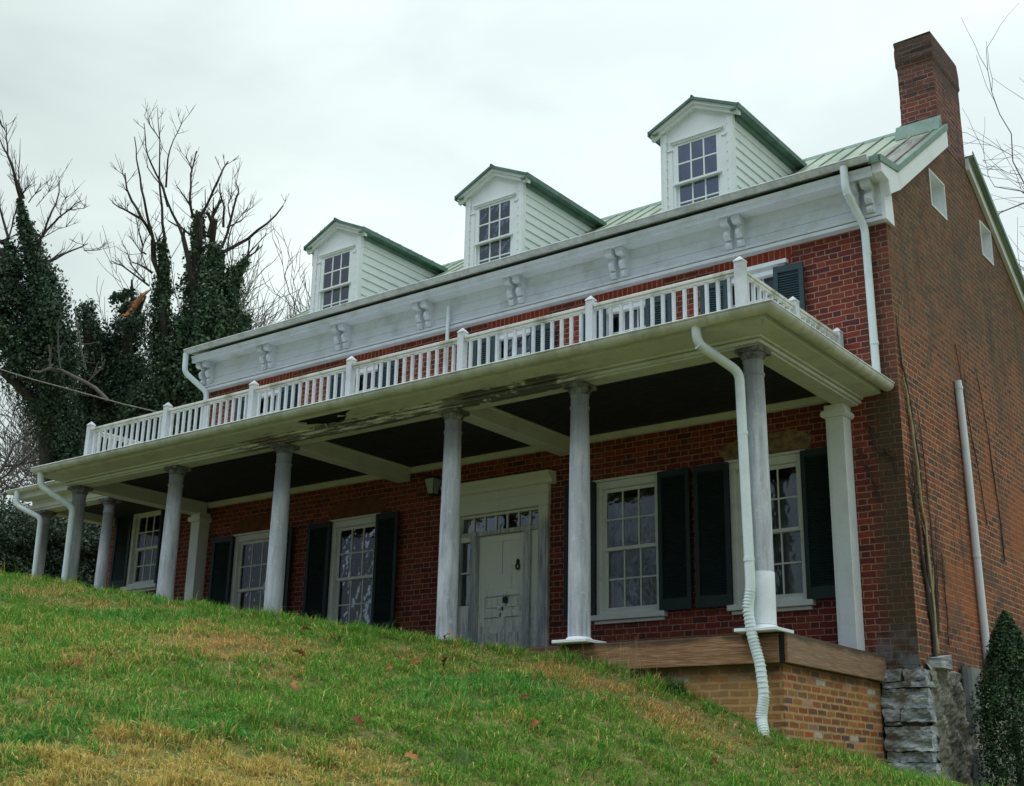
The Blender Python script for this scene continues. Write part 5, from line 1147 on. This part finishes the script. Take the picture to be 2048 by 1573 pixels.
def dryness(x, y):
    dx = x - CAM.x; dy = y - CAM.y; f = dx*F2[0] + dy*F2[1]; s = dx*R2[0] + dy*R2[1]; rho = np.hypot(dx, dy); an = np.arctan2(s, f)
    n = vnoise(x, y, 1.1, 3)*.5 + vnoise(x, y, 3.1, 4)*.3 + vnoise(x, y, 9, 5)*.2
    near = np.clip((np.interp(an, EA, ER) - .3 + (n - .5)*2.6 - rho)/.8, 0, 1)*.93
    br = np.zeros_like(x)
    for px, py, ra, rb, k in PATCH:
        ddx = x - px; ddy = y - py; a = (ddx*R2[0] + ddy*R2[1])/ra; b = (ddx*F2[0] + ddy*F2[1])/rb
        br = np.maximum(br, np.clip(1.30 - np.sqrt(a*a + b*b) + (n - .5)*1.5, 0, 1)*k)
    mixd = np.clip((n - .50)*2.6, 0, .7)
    return near, np.clip(br, 0, 1), mixd
def make_grass(n):
    an = rng.uniform(math.atan(-1110/FPX), math.atan(1000/FPX), n); rho = 6.2 + 16.5*rng.random(n)**1.25
    x = CAM.x + rho*(np.cos(an)*F2[0] + np.sin(an)*R2[0]); y = CAM.y + rho*(np.cos(an)*F2[1] + np.sin(an)*R2[1])
    yc = np.interp(x, YC[:, 0], YC[:, 1]); ok = (y < yc + np.where(x < -4, .55, .08)) | ((x > -.38) & (y < -.1) & (x < 1.6)); ok &= ~((x > -13) & (x < -.40) & (y > -2.66))
    ok &= rng.random(n) < np.clip((vnoise(x, y, 5.5, 31)*.6 + vnoise(x, y, 14, 32)*.4 - .20)*3.4, .28, 1)
    x, y, rho = x[ok], y[ok], rho[ok]; n = len(x); z = height(x, y)
    near, br, mixd = dryness(x, y)
    cl = vnoise(x, y, 4.5, 11)*.55 + vnoise(x, y, 11, 12)*.45
    h = (.035 + .105*np.clip(cl*1.9 - .45, 0, 1.3))*rng.uniform(.6, 1.35, n)*(1 - .35*br)*(1 - .15*near)
    h *= np.where(y > np.interp(x, YC[:, 0], YC[:, 1]) - .25, 1.3, 1.0); tuft = rng.random(n) < .02; h[tuft] *= 1.7
    wd = rng.uniform(.0035, .0075, n)*(1 + rho/22)
    t = rng.random((n, 1)); green = np.array([.085, .23, .03])*(1-t) + np.array([.25, .52, .085])*t
    cool = (vnoise(x, y, .8, 21) > .55)[:, None]; green = np.where(cool, green*np.array([.8, 1.02, 1.25]), green)
    t2 = rng.random((n, 1)); straw = np.array([.50, .37, .085])*(1-t2) + np.array([.85, .66, .25])*t2; brown = np.array([.50, .26, .085])*(1-t2) + np.array([.86, .56, .24])*t2
    u = rng.random(n); c = green.copy(); k = u < np.clip(near + mixd*.6 + .13, 0, .93); c[k] = straw[k]; k2 = rng.random(n) < br*.85; c[k2] = brown[k2]
    c *= rng.uniform(.75, 1.2, (n, 1))
    ph = rng.uniform(0, 6.283, n); S = np.stack([np.cos(ph), np.sin(ph), np.zeros(n)], 1); lp = rng.uniform(0, 6.283, n); lean = np.stack([np.cos(lp), np.sin(lp), np.zeros(n)], 1) + np.array([.25, -.35, -.1]); la = rng.uniform(.2, 1.9, (n, 1))
    B = np.stack([x, y, z - .008], 1); H = h[:, None]; W = wd[:, None]; U_ = np.array([0, 0, 1.])
    V = np.stack([B - S*W/2, B + S*W/2, B + U_*H*(.6 - .08*la) + lean*la*H*.28 + S*W*.38, B + U_*H*(.6 - .08*la) + lean*la*H*.28 - S*W*.38, B + U_*H*np.clip(1 - .38*la, .25, 1) + lean*la*H*.8], 1).reshape(-1, 3)
    i = np.arange(n)[:, None]*5; cc = np.repeat(c[:, None, :], 5, 1); cc[:, :2] *= .7; return V, i + np.array([[0, 1, 2, 3]]), i + np.array([[3, 2, 4]]), cc.reshape(-1, 3)
V, F4, F3, c = make_grass(560000)
o = np_mesh('grass', V, F4, F3, c, M['blade']); tag(o, 'short rough grass, green with straw and brown patches, on the slope', 'grass', kind='stuff')

# fallen oak leaves
def oak_leaf():
    L_ = .17; pr = [(0, .004), (.10, .012), (.22, .12), (.27, .05), (.42, .26), (.50, .08), (.64, .30), (.72, .09), (.84, .17), (.92, .06), (1, 0)]
    top = [(a*L_, b*L_*.95) for a, b in pr]; pts = top + [(a, -b) for a, b in top[-2:0:-1]]
    cz = lambda x, y: .05*math.sin(x/L_*3) + .9*abs(y)**1.3
    n = len(pts); mb = MB(); vs = [(x, y, cz(x, y)) for x, y in pts] + [(x, 0, cz(x, 0)) for x in np.linspace(0, L_, 8)]
    for i in range(len(top) - 1): a = (i*7)//(len(top)-1); mb.add([vs[i], vs[i+1], (top[i+1][0], 0, cz(top[i+1][0], 0)), (top[i][0], 0, cz(top[i][0], 0))], [(0, 1, 2, 3)]); mb.add([(vs[i][0], -vs[i][1], vs[i][2]), (vs[i+1][0], -vs[i+1][1], vs[i+1][2]), (top[i+1][0], 0, cz(top[i+1][0], 0)), (top[i][0], 0, cz(top[i][0], 0))], [(3, 2, 1, 0)])
    mb.tube([(-.04, 0, .0), (0, 0, .0), (L_*.9, 0, cz(L_*.9, 0) + .002)], [.002, .002, .001], 4); return mb
g = NG('oak_leaf'); oi = g.new('ObjectInfo').outputs['Random']; cl = g.ramp(oi, [(.1, (.13, .042, .016)), (.5, (.25, .085, .028)), (.9, (.33, .14, .05))])
M['oak'] = g.done(g.mix(.5, cl, g.ramp(g.noise(30, 4, .6), [(.3, (.7, .68, .66)), (.7, (1.15, 1.1, 1.1))]), 'MULTIPLY'), .8, .2)
LV = [(690, 1458, 1.0, 'large rust-brown oak leaf lying in the green grass below the middle of the porch'), (798, 1540, 1.0, 'pale brown oak leaf standing in the straw-coloured grass at the bottom of the picture'), (216, 1318, 1.0, 'rust oak leaf on the slope below the leftmost columns, alone in dark grass'), (655, 1288, 1.0, 'dark curled oak leaf on the brow below the window left of the door'), (627, 1272, .9, 'tan oak leaf at the crest below the window left of the door'), (740, 1255, .9, 'orange leaf caught on the crest in front of the dark shutter'), (817, 1345, .9, 'brown oak leaf, leftmost of the three in a row below the front door'), (887, 1350, 1.0, 'bright rust oak leaf, middle of the three in a row below the front door'), (930, 1362, .9, 'dark curled oak leaf, rightmost of the three in a row below the front door'), (612, 1330, .8, 'small red-brown leaf on green grass left of the bare strip'), (577, 1382, .9, 'upright pale leaf at the lower end of the long brown bare strip'), (1060, 1472, .8, 'dull brown leaf on bright green grass right of the large rust leaf'), (1035, 1415, .7, 'small tan leaf on the green slope below the long deck board'), (890, 1292, .8, 'brown leaf at the foot of the column left of the door'), (30, 1310, .9, 'dark brown leaf in the deep grass at the left edge'), (768, 1352, .7, 'little pale leaf between the bare strip and the row of three leaves'), (1425, 1528, .7, 'pale leaf low on the slope left of the downspout foot'), (305, 1480, .8, 'brown leaf in the straw grass at the lower left'), (140, 1345, .7, 'dark red leaf low in the grass under the left end of the porch'), (1600, 1548, .7, 'dark leaf scrap on the grass below the brick porch base')]
LF = None
for u, v, s, lab in LV:
    p = ground_hit(u, v)
    if p is None: continue
    loc = (p.x, p.y, gz(p.x, p.y) + .045)
    if LF is None: LF = oak_leaf().build('fallen_leaf', M['oak'], None, loc, world=False); o = LF
    else: o = LF.copy(); link(o, None, loc)
    tag(o, lab, 'leaf', 'fallen oak leaves on the lawn'); o.scale = (s*1.15,)*3; o.rotation_euler = (random.uniform(-.3, .3) + .55, random.uniform(-.7, .7), random.uniform(0, 6.28))

# weeds by the deck
def tuft(label, cat, name, x, y, n, h, spread, ca, cb, wd, group=None, droop=.8):
    z = gz(x, y); bx = x + rng.normal(0, spread, n); by = y + rng.normal(0, spread*.8, n); ph = rng.uniform(0, 6.283, n); hh = h*rng.uniform(.5, 1.1, n); K = 6; out = np.stack([np.cos(ph), np.sin(ph)], 1); S = np.stack([-np.sin(ph), np.cos(ph), np.zeros(n)], 1); V = []
    lean = rng.uniform(.2, 1, n)*droop
    for k in range(K):
        t = k/(K-1); r = hh*lean*t**1.8*.8; zz = hh*(t - .45*lean*t**2.4); C_ = np.stack([bx + out[:, 0]*r, by + out[:, 1]*r, height(bx, by) - .01 + zz], 1); w_ = wd*(1 - t)**.6 + .0006; V += [C_ - S*w_/2, C_ + S*w_/2]
    V = np.stack(V, 1).reshape(-1, 3); i = np.arange(n)[:, None]*(2*K); F = np.concatenate([i + np.array([[2*k, 2*k+1, 2*k+3, 2*k+2]]) for k in range(K-1)]); t = rng.random((n, 1)); c = np.repeat(np.array(ca)*(1-t) + np.array(cb)*t, 2*K, 0)
    o = np_mesh(name, V, F, np.zeros((0, 3), int), c, M['blade'], None, (x, y, z)); tag(o, label, cat, group); return o
tuft('dark green clump of strap leaves by the brick base left of the downspout', 'plant', 'strap_leaf_plant', -1.55, -2.80, 110, .22, .06, (.03, .07, .03), (.08, .15, .06), .010)
tuft('dry straw-coloured grass stalks growing up in front of the long deck board', 'grass tuft', 'dry_grass_tuft', -2.05, -2.80, 26, .55, .14, (.30, .22, .10), (.45, .36, .2), .004, droop=.55)
tuft('thin tan grass stalks in front of the plinth of the column right of the door', 'grass tuft', 'dry_grass_tuft', -2.5, -2.78, 10, .42, .15, (.30, .22, .10), (.45, .36, .2), .004, droop=.6)
for u, v, lab in ((590, 1465, 'pale grey-green tuft of tall grass on the lower slope, left one of two'), (915, 1530, 'pale grey-green tuft of tall grass near the bottom centre, right one of two')):
    p = ground_hit(u, v); tuft(lab, 'grass tuft', 'grass_tuft', p.x, p.y, 34, .24, .07, (.12, .22, .08), (.26, .36, .16), .006, 'tall grass tufts on the slope', .5)
for u, v, lab in ((1870, 1566, 'tall weedy grass at the foot of the stone corner'), (1420, 1400, 'low green weed on the bare bank beside the brick porch base')):
    p = ground_hit(u, v) or Vector((.2, -.5, -1.5)); tuft(lab, 'grass tuft', 'grass_tuft', p.x, p.y, 30, .2, .1, (.07, .14, .05), (.2, .24, .1), .005, None, .7)
